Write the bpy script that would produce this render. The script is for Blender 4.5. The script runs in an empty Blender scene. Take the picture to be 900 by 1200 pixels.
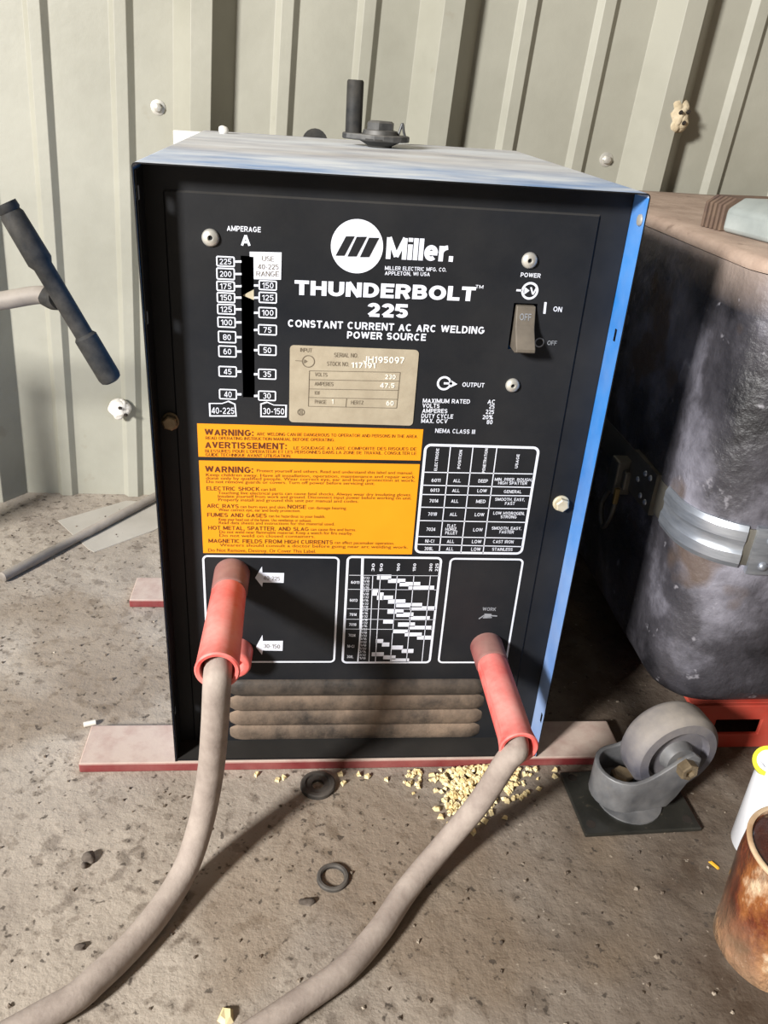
import bpy, bmesh, math, random
from mathutils import Vector, Matrix, noise
random.seed(7)
scene = bpy.context.scene
COL = scene.collection

# ------------------------------------------------------------------ camera
cam_data = bpy.data.cameras.new('camera')
cam = bpy.data.objects.new('camera', cam_data); COL.objects.link(cam)
R_ = ((0.994378236, -0.083895994, 0.064601749), (0.018107009, -0.466389337, -0.884394212), (0.104326699, 0.880592101, -0.462248301))
cam_right, cam_down, cam_fwd = (Vector(r) for r in R_)
M = Matrix((cam_right, -cam_down, -cam_fwd)).transposed().to_4x4()
M.translation = (-0.0595147, -0.5473017, 0.5425419)
cam.matrix_world = M
cam_data.sensor_fit = 'VERTICAL'; cam_data.sensor_height = 24.0
cam_data.lens = 948.1 / 1200 * 24.0
cam_data.clip_start = 0.02
scene.camera = cam

# ------------------------------------------------------------------ light, exposure
scene.view_settings.view_transform = 'Standard'
scene.view_settings.look = 'None'
scene.view_settings.exposure = 0.0
scene.view_settings.gamma = 1.0
scene.view_settings.use_curve_mapping = False
world = bpy.data.worlds.new('overcast_sky'); scene.world = world
world.use_nodes = True
bg = world.node_tree.nodes['Background']
bg.inputs['Color'].default_value = (0.92, 1.0, 0.93, 1)
bg.inputs['Strength'].default_value = 0.15
def area(name, loc, target, sx, sy, power, col):
    l = bpy.data.lights.new(name, 'AREA'); l.shape = 'RECTANGLE'; l.size = sx; l.size_y = sy
    l.energy = power; l.color = col
    o = bpy.data.objects.new(name, l); COL.objects.link(o)
    o.location = loc
    o.rotation_euler = (Vector(target) - Vector(loc)).to_track_quat('-Z', 'Y').to_euler()
    return o
area('doorway_daylight', (-2.02, -1.84, 1.49), (0, 0.1, 0.2), 0.34, 0.42, 205, (1.0, 0.98, 0.95))

# ------------------------------------------------------------------ helpers
def lin(h):
    h = h.lstrip('#')
    c = [int(h[i:i+2], 16) / 255 for i in (0, 2, 4)]
    return tuple(x / 12.92 if x <= 0.04045 else ((x + 0.055) / 1.055) ** 2.4 for x in c) + (1.0,)

def mat(name, cols, scale=20, detail=6, rough=0.6, metal=0.0, bump=0.0, bscale=None, dust=None, dust_amt=0.0, dust_scale=9,
        up=0.0, spec=0.5, stretch=None, spots=None, coat=0.0, ygrad=None, zgrad=None, trans=0.0):
    """procedural material: colour ramp over noise, optional dust by noise and by upward facing, optional dark spots, optional colour gradient"""
    m = bpy.data.materials.new(name); m.use_nodes = True
    nt = m.node_tree; N = nt.nodes; L = nt.links
    b = N['Principled BSDF']
    b.inputs['Roughness'].default_value = rough; b.inputs['Metallic'].default_value = metal
    b.inputs['Specular IOR Level'].default_value = spec
    b.inputs['Coat Weight'].default_value = coat
    b.inputs['Coat Roughness'].default_value = 0.15
    if isinstance(cols, str): cols = [(0, cols)]
    tc = N.new('ShaderNodeTexCoord'); mp = N.new('ShaderNodeMapping')
    L.new(tc.outputs['Object'], mp.inputs['Vector'])
    if stretch: mp.inputs['Scale'].default_value = stretch
    def nz(s, d=6, rg=0.6):
        n = N.new('ShaderNodeTexNoise'); n.inputs['Scale'].default_value = s; n.inputs['Detail'].default_value = d
        n.inputs['Roughness'].default_value = rg
        L.new(mp.outputs['Vector'], n.inputs['Vector']); return n.outputs['Fac']
    def ramp(src, stops):
        r = N.new('ShaderNodeValToRGB'); L.new(src, r.inputs['Fac'])
        e = r.color_ramp.elements
        while len(e) < len(stops): e.new(0.5)
        for el, (p, c) in zip(e, stops): el.position = p; el.color = lin(c) if isinstance(c, str) else (c, c, c, 1)
        return r.outputs['Color']
    def mix(fac, a, bcol):
        x = N.new('ShaderNodeMix'); x.data_type = 'RGBA'
        if isinstance(fac, float): x.inputs[0].default_value = fac
        else: L.new(fac, x.inputs[0])
        for sock, v in ((x.inputs[6], a), (x.inputs[7], bcol)):
            if isinstance(v, tuple): sock.default_value = v
            else: L.new(v, sock)
        return x.outputs[2]
    def math_(op, a, bb):
        x = N.new('ShaderNodeMath'); x.operation = op; x.use_clamp = True
        for i, v in enumerate((a, bb)):
            if isinstance(v, (int, float)): x.inputs[i].default_value = v
            else: L.new(v, x.inputs[i])
        return x.outputs[0]
    col = lin(cols[0][1]) if len(cols) == 1 else ramp(nz(scale, detail), cols)
    if zgrad:                                   # (z0, z1, colour, amount): colour shift along one axis; on the welder cover, gathered dust
        sp = N.new('ShaderNodeSeparateXYZ'); L.new(tc.outputs['Object'], sp.inputs[0])
        for (ax, a0, a1, c, amt) in zgrad:
            mr = N.new('ShaderNodeMapRange'); L.new(sp.outputs[ax], mr.inputs[0])
            mr.inputs[1].default_value = a0; mr.inputs[2].default_value = a1
            f = math_('MULTIPLY', mr.outputs[0], amt)
            f = math_('MULTIPLY', f, math_('ADD', nz(14, 5), 0.35))
            col = mix(f, col, lin(c))
    if spots:                                   # (scale, threshold, colour, amount)
        for (s, t, c, amt) in spots:
            f = ramp(nz(s, 3, 0.55), [(t, 0.0), (min(t + 0.06, 1), amt)])
            col = mix(f, col, lin(c))
    if dust:
        g = N.new('ShaderNodeNewGeometry'); sp = N.new('ShaderNodeSeparateXYZ'); L.new(g.outputs['Normal'], sp.inputs[0])
        f = ramp(nz(dust_scale, 8, 0.65), [(0.35, 0.0), (0.7, 1.0)])
        f = math_('MULTIPLY', f, dust_amt)
        if up:
            u = math_('MULTIPLY', math_('MAXIMUM', sp.outputs['Z'], 0.0), up)
            u = math_('MULTIPLY', u, math_('ADD', nz(dust_scale * 2.3, 6), 0.35))
            f = math_('ADD', f, u)
        col = mix(f, col, lin(dust))
        mr = N.new('ShaderNodeMapRange'); L.new(f, mr.inputs[0]); mr.inputs[3].default_value = rough; mr.inputs[4].default_value = 0.9
        L.new(mr.outputs[0], b.inputs['Roughness'])
        if metal:
            mm_ = N.new('ShaderNodeMapRange'); L.new(f, mm_.inputs[0]); mm_.inputs[3].default_value = metal; mm_.inputs[4].default_value = 0.0
            L.new(mm_.outputs[0], b.inputs['Metallic'])
    if isinstance(col, tuple): b.inputs['Base Color'].default_value = col
    else: L.new(col, b.inputs['Base Color'])
    if bump:
        bp = N.new('ShaderNodeBump'); bp.inputs['Strength'].default_value = 1.0; bp.inputs['Distance'].default_value = bump
        L.new(nz(bscale or scale * 3, 8), bp.inputs['Height']); L.new(bp.outputs['Normal'], b.inputs['Normal'])
    return m

def base(o):
    v = Vector((0, 0, 0))
    while o is not None: v += o.location; o = o.parent
    return v

def finish(name, bm, m, root=None, smooth=None, bevel=0, seg=2, solid=0, kind=None, label=None, loc=None):
    """link one bmesh (built in world coordinates) as one mesh object under root"""
    org = base(root) if root else Vector(loc or (0, 0, 0))
    bmesh.ops.translate(bm, verts=bm.verts, vec=-org)
    me = bpy.data.meshes.new(name); bm.to_mesh(me); bm.free()
    for mm_ in (m if isinstance(m, (list, tuple)) else [m]): me.materials.append(mm_)
    o = bpy.data.objects.new(name, me); COL.objects.link(o)
    if root: o.parent = root
    elif loc: o.location = loc
    if solid:
        s = o.modifiers.new('sheet', 'SOLIDIFY'); s.thickness = solid; s.offset = 0
    if bevel:
        bv = o.modifiers.new('edge', 'BEVEL'); bv.width = bevel; bv.segments = seg; bv.limit_method = 'ANGLE'
        bv.angle_limit = math.radians(40)
    if smooth is not None:
        me.shade_smooth(); me.set_sharp_from_angle(angle=math.radians(smooth))
    if kind: o['kind'] = kind
    if label: o['label'] = label
    return o

def thing(name, loc, label, cat, group=None):
    o = bpy.data.objects.new(name, None); COL.objects.link(o)
    o.location = loc; o.empty_display_size = 0.05
    o['label'] = label; o['category'] = cat
    if group: o['group'] = group
    return o

def tag(o, label, cat, group=None):
    o['label'] = label; o['category'] = cat
    if group: o['group'] = group
    return o

def box(bm, x0, x1, y0, y1, z0, z1, rot=0, piv=None):
    vs = [bm.verts.new((x, y, z)) for x in (x0, x1) for y in (y0, y1) for z in (z0, z1)]
    for f in ((0,1,3,2), (4,6,7,5), (0,4,5,1), (2,3,7,6), (0,2,6,4), (1,5,7,3)): bm.faces.new([vs[i] for i in f])
    if rot:
        p = piv or ((x0+x1)/2, (y0+y1)/2, 0)
        bmesh.ops.rotate(bm, verts=vs, cent=p, matrix=Matrix.Rotation(rot, 3, 'Z'))
    return vs

def frame(axis):
    a = Vector(axis).normalized()
    t = Vector((0, 0, 1)) if abs(a.z) < 0.9 else Vector((1, 0, 0))
    u = a.cross(t).normalized(); v = u.cross(a).normalized()      # right-handed: u, v, a
    return u, v, a

def lathe(bm, org, axis, prof, n=24, close=False, phase=0.0, caps=True):
    """prof: (distance along axis, radius); closed=True joins last to first"""
    u, v, a = frame(axis); org = Vector(org); rings = []
    for d, r in prof:
        rings.append([bm.verts.new(org + a*d + (u*math.cos(phase+2*math.pi*i/n) + v*math.sin(phase+2*math.pi*i/n))*max(r, 1e-5)) for i in range(n)])
    pairs = list(zip(rings, rings[1:])) + ([(rings[-1], rings[0])] if close else [])
    for A, B in pairs:
        for i in range(n): bm.faces.new((A[i], A[(i+1) % n], B[(i+1) % n], B[i]))
    if caps and not close:
        bm.faces.new(rings[0][::-1]); bm.faces.new(rings[-1])
    bmesh.ops.recalc_face_normals(bm, faces=bm.faces)
    return rings

def smooth_path(pts, k=8):
    P = [Vector(p) for p in pts]; P = [P[0]*2 - P[1]] + P + [P[-1]*2 - P[-2]]; out = []
    for i in range(1, len(P) - 2):
        for j in range(k):
            t = j / k; a, b, c, d = P[i-1], P[i], P[i+1], P[i+2]
            out.append(0.5*((2*b) + (c-a)*t + (2*a-5*b+4*c-d)*t*t + (3*b-a-3*c+d)*t**3))
    out.append(P[-2]); return out

def tube(bm, pts, r, n=14):
    rad = r if callable(r) else (lambda t: r)
    rings = []; T0 = None; u = None
    for i, p in enumerate(pts):
        T = (pts[min(i+1, len(pts)-1)] - pts[max(i-1, 0)]).normalized()
        if u is None: u, _, _ = frame(T)
        u = (u - T*u.dot(T)).normalized(); v = T.cross(u)
        q = rad(i/(len(pts)-1))
        rings.append([bm.verts.new(p + (u*math.cos(2*math.pi*j/n) + v*math.sin(2*math.pi*j/n))*q) for j in range(n)])
    for A, B in zip(rings, rings[1:]):
        for i in range(n): bm.faces.new((A[i], A[(i+1) % n], B[(i+1) % n], B[i]))
    bm.faces.new(rings[0][::-1]); bm.faces.new(rings[-1])
    bmesh.ops.recalc_face_normals(bm, faces=bm.faces)

def prism(bm, pts, vec):
    """pts: 3d polygon, extruded by vec"""
    a = [bm.verts.new(p) for p in pts]; b = [bm.verts.new(Vector(p) + Vector(vec)) for p in pts]
    bm.faces.new(a); bm.faces.new(b[::-1]); n = len(a)
    for i in range(n): bm.faces.new((a[i], b[i], b[(i+1) % n], a[(i+1) % n]))
    bmesh.ops.recalc_face_normals(bm, faces=bm.faces)

def lump(bm, c, r, amp=0.3, freq=40, sub=3, squash=(1, 1, 1), seed=0):
    d = bmesh.ops.create_icosphere(bm, subdivisions=sub, radius=1.0)['verts']
    for v in d:
        p = v.co.copy(); k = 1 + amp*noise.noise(p*freq*r + Vector((seed*3.1, seed*1.7, seed)))*1.6
        v.co = Vector((p.x*squash[0], p.y*squash[1], p.z*squash[2]))*r*k + Vector(c)

FLOOR = -0.011

# ------------------------------------------------------------------ materials
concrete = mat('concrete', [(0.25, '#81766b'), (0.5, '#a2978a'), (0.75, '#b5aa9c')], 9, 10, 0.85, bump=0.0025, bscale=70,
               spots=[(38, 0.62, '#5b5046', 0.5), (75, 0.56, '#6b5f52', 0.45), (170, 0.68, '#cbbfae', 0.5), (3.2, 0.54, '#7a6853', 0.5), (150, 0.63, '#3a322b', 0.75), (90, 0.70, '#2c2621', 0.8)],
               zgrad=[(0, -0.08, 0.33, '#4a3c2f', 1.25)])  # floor turns darker brown towards the right
wall_paint = mat('wall_paint', [(0.3, '#908e81'), (0.6, '#a19f92')], 5, 8, 0.5, bump=0.0004, bscale=60,
                 spots=[(26, 0.70, '#8d8778', 0.5), (9, 0.68, '#a39c8b', 0.5)])
blue_paint = mat('blue_paint', [(0.3, '#1668b8'), (0.7, '#2a86d8')], 12, 6, 0.4, dust='#a9b6c8', dust_amt=0.25, dust_scale=14,
                 zgrad=[(2, 0.30, 0.0, '#a9b4cc', 0.75)])
blue_top = mat('blue_top', [(0.35, '#1b62a8'), (0.65, '#3a86cc')], 10, 8, 0.45, stretch=(1, 2.5, 1), dust='#d9dee3', dust_amt=1.2, dust_scale=7,
               zgrad=[(1, 0.02, 0.16, '#cdc5bb', 1.25)])
black_paint = mat('black_paint', [(0.3, '#131519'), (0.7, '#1b1e24')], 6, 6, 0.5, dust='#6f6a62', dust_amt=0.09, dust_scale=7, up=0.25, bump=0.00008, bscale=300, spec=0.2)
black_edge = mat('black_edge', [(0.3, '#0b0c0e'), (0.7, '#141519')], 8, 6, 0.5, spec=0.2, dust='#6f6a62', dust_amt=0.05, up=0.15)
louvre_mat = mat('dusty_louvre', [(0.3, '#1c1917'), (0.7, '#2b2622')], 14, 6, 0.7, dust='#8a7664', dust_amt=0.8, dust_scale=22, up=0.35, bump=0.0006, bscale=240)
louvre_dark = mat('soiled_louvre', [(0.3, '#141312'), (0.7, '#221e1b')], 14, 6, 0.6, dust='#6f6154', dust_amt=0.5, dust_scale=40, up=0.1, bump=0.0004, bscale=240)
white_print = mat('white_print', [(0.3, '#d5dae8'), (0.7, '#e4e7f0')], 30, 4, 0.5)
dim_print = mat('dim_print', '#8b8f96', rough=0.6)
black_print = mat('black_print', '#15161b', rough=0.5)
amber = mat('amber_label', [(0.3, '#e58f0e'), (0.7, '#ee9c16')], 9, 5, 0.45)
brown_print = mat('brown_print', '#5a2a0c', rough=0.6)
soft_print = mat('soft_print', '#8e4c0c', rough=0.6)
plate_metal = mat('plate_metal', [(0.3, '#a99d88'), (0.7, '#bdb29c')], 60, 6, 0.5, metal=0.25, bump=0.0001, bscale=200)
plate_ink = mat('plate_ink', '#6e6354', rough=0.6)
plate_bright = mat('plate_bright', '#efe8dc', rough=0.4)
steel = mat('bright_steel', [(0.3, '#b9b6ae'), (0.7, '#d8d5cc')], 80, 4, 0.35, metal=0.5)
dull_bolt = mat('dull_bolt', [(0.3, '#6a5c48'), (0.7, '#8d7d64')], 90, 4, 0.5, metal=0.5)
cream_bolt = mat('cream_bolt', [(0.3, '#b5ab92'), (0.7, '#cfc6ae')], 90, 4, 0.5, metal=0.2)
switch_plastic = mat('switch_plastic', [(0.3, '#4a443d'), (0.7, '#5d564d')], 70, 5, 0.5, dust='#8a8072', dust_amt=0.3, dust_scale=40, up=0.3)
dark_iron = mat('dark_iron', [(0.3, '#2f3134'), (0.7, '#4a4c4f')], 60, 6, 0.42, metal=0.5, dust='#8d8880', dust_amt=0.3, dust_scale=30, up=0.35)
oily_black = mat('oily_black', [(0.3, '#1b1c1d'), (0.7, '#2e2f30')], 60, 6, 0.6, metal=0.0, spec=0.2, dust='#6d675e', dust_amt=0.3, dust_scale=50)
jack_rubber = mat('jack_rubber', [(0.3, '#6b3434'), (0.7, '#8a4b48')], 50, 6, 0.6, dust='#a08a7e', dust_amt=0.2, dust_scale=40, up=0.4)
red_plastic = mat('red_plastic', [(0.3, '#d43b36'), (0.7, '#e6534c')], 40, 6, 0.45, dust='#eab0a6', dust_amt=0.6, dust_scale=26, up=0.25)
cable_rubber = mat('cable_rubber', [(0.3, '#7d7068'), (0.7, '#978a81')], 60, 7, 0.75, dust='#b5a89d', dust_amt=0.5, dust_scale=45, up=0.3, bump=0.0004, bscale=260)
red_board = mat('red_board', [(0.3, '#6d2426'), (0.7, '#842f30')], 25, 6, 0.6, dust='#bdaa9d', dust_amt=0.15, dust_scale=24, up=1.1, bump=0.0004)
trunk_skin = mat('trunk_skin', [(0.38, '#1a191c'), (0.52, '#413f44'), (0.68, '#85838d')], 8, 10, 0.42, bump=0.0035, bscale=42,
                 spots=[(9, 0.60, '#5a4a3d', 0.8), (60, 0.66, '#a7a4ab', 0.5)], zgrad=[(2, 0.365, 0.415, '#a8968a', 1.3)])  # body turns beige towards its upper edge
lid_skin = mat('lid_skin', [(0.32, '#957f70'), (0.66, '#b9a393')], 18, 9, 0.85, bump=0.0014, bscale=90, spots=[(40, 0.66, '#6f5c4e', 0.6)])
aluminium = mat('aluminium', [(0.3, '#9aa0aa'), (0.7, '#c3c8d0')], 30, 5, 0.38, metal=0.75, stretch=(1, 1, 6))
dark_strap = mat('dark_strap', [(0.3, '#5a564e'), (0.7, '#77736a')], 30, 5, 0.5, metal=0.5)
brass_dull = mat('dull_brass', [(0.3, '#77643c'), (0.7, '#917c4e')], 40, 5, 0.45, metal=0.5)
tool_paint = mat('grey_tool_paint', [(0.3, '#8e9593'), (0.7, '#a9afac')], 25, 6, 0.45, bump=0.0003)
ribbed_rubber = mat('ribbed_rubber', [(0.3, '#57453d'), (0.7, '#74604f')], 60, 6, 0.8)
orange_red = mat('orange_red_paint', [(0.3, '#ab382b'), (0.7, '#c44636')], 25, 6, 0.5, dust='#8a6a5a', dust_amt=0.3, dust_scale=20)
wheel_rubber = mat('wheel_rubber', [(0.3, '#48474f'), (0.7, '#605f68')], 30, 6, 0.6, dust='#a39a8e', dust_amt=0.35, dust_scale=28, up=0.6)
caster_steel = mat('caster_steel', [(0.3, '#5e5f62'), (0.7, '#84868a')], 40, 6, 0.45, metal=0.5, dust='#948c82', dust_amt=0.35, dust_scale=36)
oily_plate = mat('oily_plate', [(0.3, '#22221f'), (0.7, '#35342f')], 30, 7, 0.4, metal=0.2, bump=0.0003, spots=[(60, 0.64, '#6a6152', 0.5)])
white_plastic = mat('white_plastic', [(0.3, '#e6e8ee'), (0.7, '#f1f2f5')], 12, 4, 0.35)
yellow_plastic = mat('yellow_plastic', '#cfc81a', rough=0.4)
varnish = mat('drip_varnish', [(0.34, '#3a1a10'), (0.47, '#6a301a'), (0.56, '#945a2e'), (0.66, '#e0c6a4')], 26, 9, 0.2, bump=0.008, bscale=60, coat=0.8, stretch=(1, 1, 0.6),
              spots=[(34, 0.60, '#e6d0b2', 0.85), (22, 0.62, '#43190f', 0.8)],
              zgrad=[(2, 0.055, 0.0, '#d6b792', 0.55)])
varnish_dark = mat('dark_varnish', [(0.3, '#2a1510'), (0.7, '#4a261c')], 30, 7, 0.2, bump=0.003, bscale=45, coat=0.6, spots=[(50, 0.68, '#c7a888', 0.7)])
rim_cream = mat('rim_cream', [(0.3, '#b89470'), (0.7, '#e0c7a6')], 40, 6, 0.35)
washer_rubber = mat('washer_rubber', [(0.3, '#262423'), (0.7, '#3a3735')], 60, 6, 0.7, dust='#7d756b', dust_amt=0.3, dust_scale=50, up=0.2)
rod_steel = mat('rod_steel', [(0.3, '#77706a'), (0.7, '#958d84')], 40, 6, 0.55, metal=0.3, dust='#b0a69a', dust_amt=0.3, dust_scale=30, up=0.4)
sheet_card = mat('sheet_card', [(0.3, '#a7a197'), (0.7, '#bab4aa')], 12, 6, 0.7)
mud = mat('dry_mud', [(0.3, '#b3a283'), (0.7, '#d6c8ad')], 60, 8, 0.95, bump=0.0015, bscale=200)
mud_pale = mat('pale_mud', [(0.3, '#cfc8bc'), (0.7, '#efeae2')], 60, 8, 0.95, bump=0.0015, bscale=200)
hole_dark = mat('hole_dark', '#241d17', rough=0.95)
corn = mat('cracked_corn', [(0.3, '#d8bd80'), (0.6, '#ecdcae'), (0.8, '#f4ebd0')], 130, 4, 0.7)
grit = mat('floor_grit', [(0.3, '#3a322b'), (0.55, '#6a5d50'), (0.75, '#c7baa8')], 26, 3, 0.9)
chip_wood = mat('pale_wood_chip', [(0.3, '#d2c08c'), (0.7, '#e6d8ae')], 60, 5, 0.8)
chip_yellow = mat('yellow_chip', '#dba42c', rough=0.6)
butt_white = mat('off_white_paper', '#d9d2c6', rough=0.8)
clod_mat = mat('dark_clod', [(0.3, '#352d27'), (0.7, '#7d7268')], 90, 6, 0.95)
white_lath = mat('white_lath_paint', [(0.3, '#e3e0d8'), (0.7, '#f0eee8')], 20, 5, 0.6)
shed_wood = mat('shed_wood', [(0.3, '#5c5348'), (0.7, '#74695b')], 12, 6, 0.85, stretch=(1, 6, 6))

# ------------------------------------------------------------------ the shed: floor, corrugated back wall, side wall, ceiling
bm = bmesh.new()
nx, ny = 90, 70
xs = [-1.5 + 3.1*i/nx for i in range(nx+1)]; ys = [-2.6 + 3.3*j/ny for j in range(ny+1)]
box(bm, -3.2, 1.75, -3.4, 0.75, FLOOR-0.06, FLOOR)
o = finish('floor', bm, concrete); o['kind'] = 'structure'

LEAN = 0.052            # the sheets lean a few degrees, so the ribs do
PERIOD = 0.28
def wall_profile(x0, x1):
    pts = []
    c = -0.176 - PERIOD*3
    while c < x1 + PERIOD:
        pts += [(c-0.035, 0), (c-0.0115, -0.033), (c+0.0115, -0.033), (c+0.035, 0)]
        for k in (1, 2):
            d = c + PERIOD*k/3
            pts += [(d-0.0135, 0), (d-0.0065, -0.007), (d+0.0065, -0.007), (d+0.0135, 0)]
        c += PERIOD
    return [p for p in pts if x0 <= p[0] <= x1]
WALL_Y, WALL_TOP = 0.548, 2.2
bm = bmesh.new()
prof = wall_profile(-1.6, 1.75); rows = [FLOOR, 0.35, 0.9, WALL_TOP]
grid = [[bm.verts.new((x + LEAN*(z-0.62), WALL_Y + y, z)) for x, y in prof] for z in rows]
for a, b in zip(grid, grid[1:]):
    for i in range(len(prof)-1): bm.faces.new((a[i], a[i+1], b[i+1], b[i]))
wall = finish('wall_back', bm, wall_paint, solid=0.0012, bevel=0.0015, seg=2); wall['kind'] = 'structure'
def wall_screw(x, z):
    bm = bmesh.new(); lathe(bm, (x, WALL_Y, z), (0, -1, 0), [(0, 0.0085), (0.0015, 0.0085), (0.0022, 0.006)], 16)
    lathe(bm, (x, WALL_Y-0.002, z), (0, -1, 0), [(0, 0.0052), (0.005, 0.0048), (0.006, 0.003)], 6)
    finish('wall_screw', bm, steel, wall, smooth=40)
wall_screw(-0.235, 0.506); wall_screw(0.3215, 0.4815)
bm = bmesh.new(); box(bm, 1.45, 1.5, -3.4, 0.75, FLOOR, 2.2); o = finish('wall_right', bm, shed_wood); o['kind'] = 'structure'
bm = bmesh.new(); box(bm, -1.6, 1.5, -3.4, 0.75, 2.2, 2.25); o = finish('ceiling', bm, shed_wood); o['kind'] = 'structure'

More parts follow.
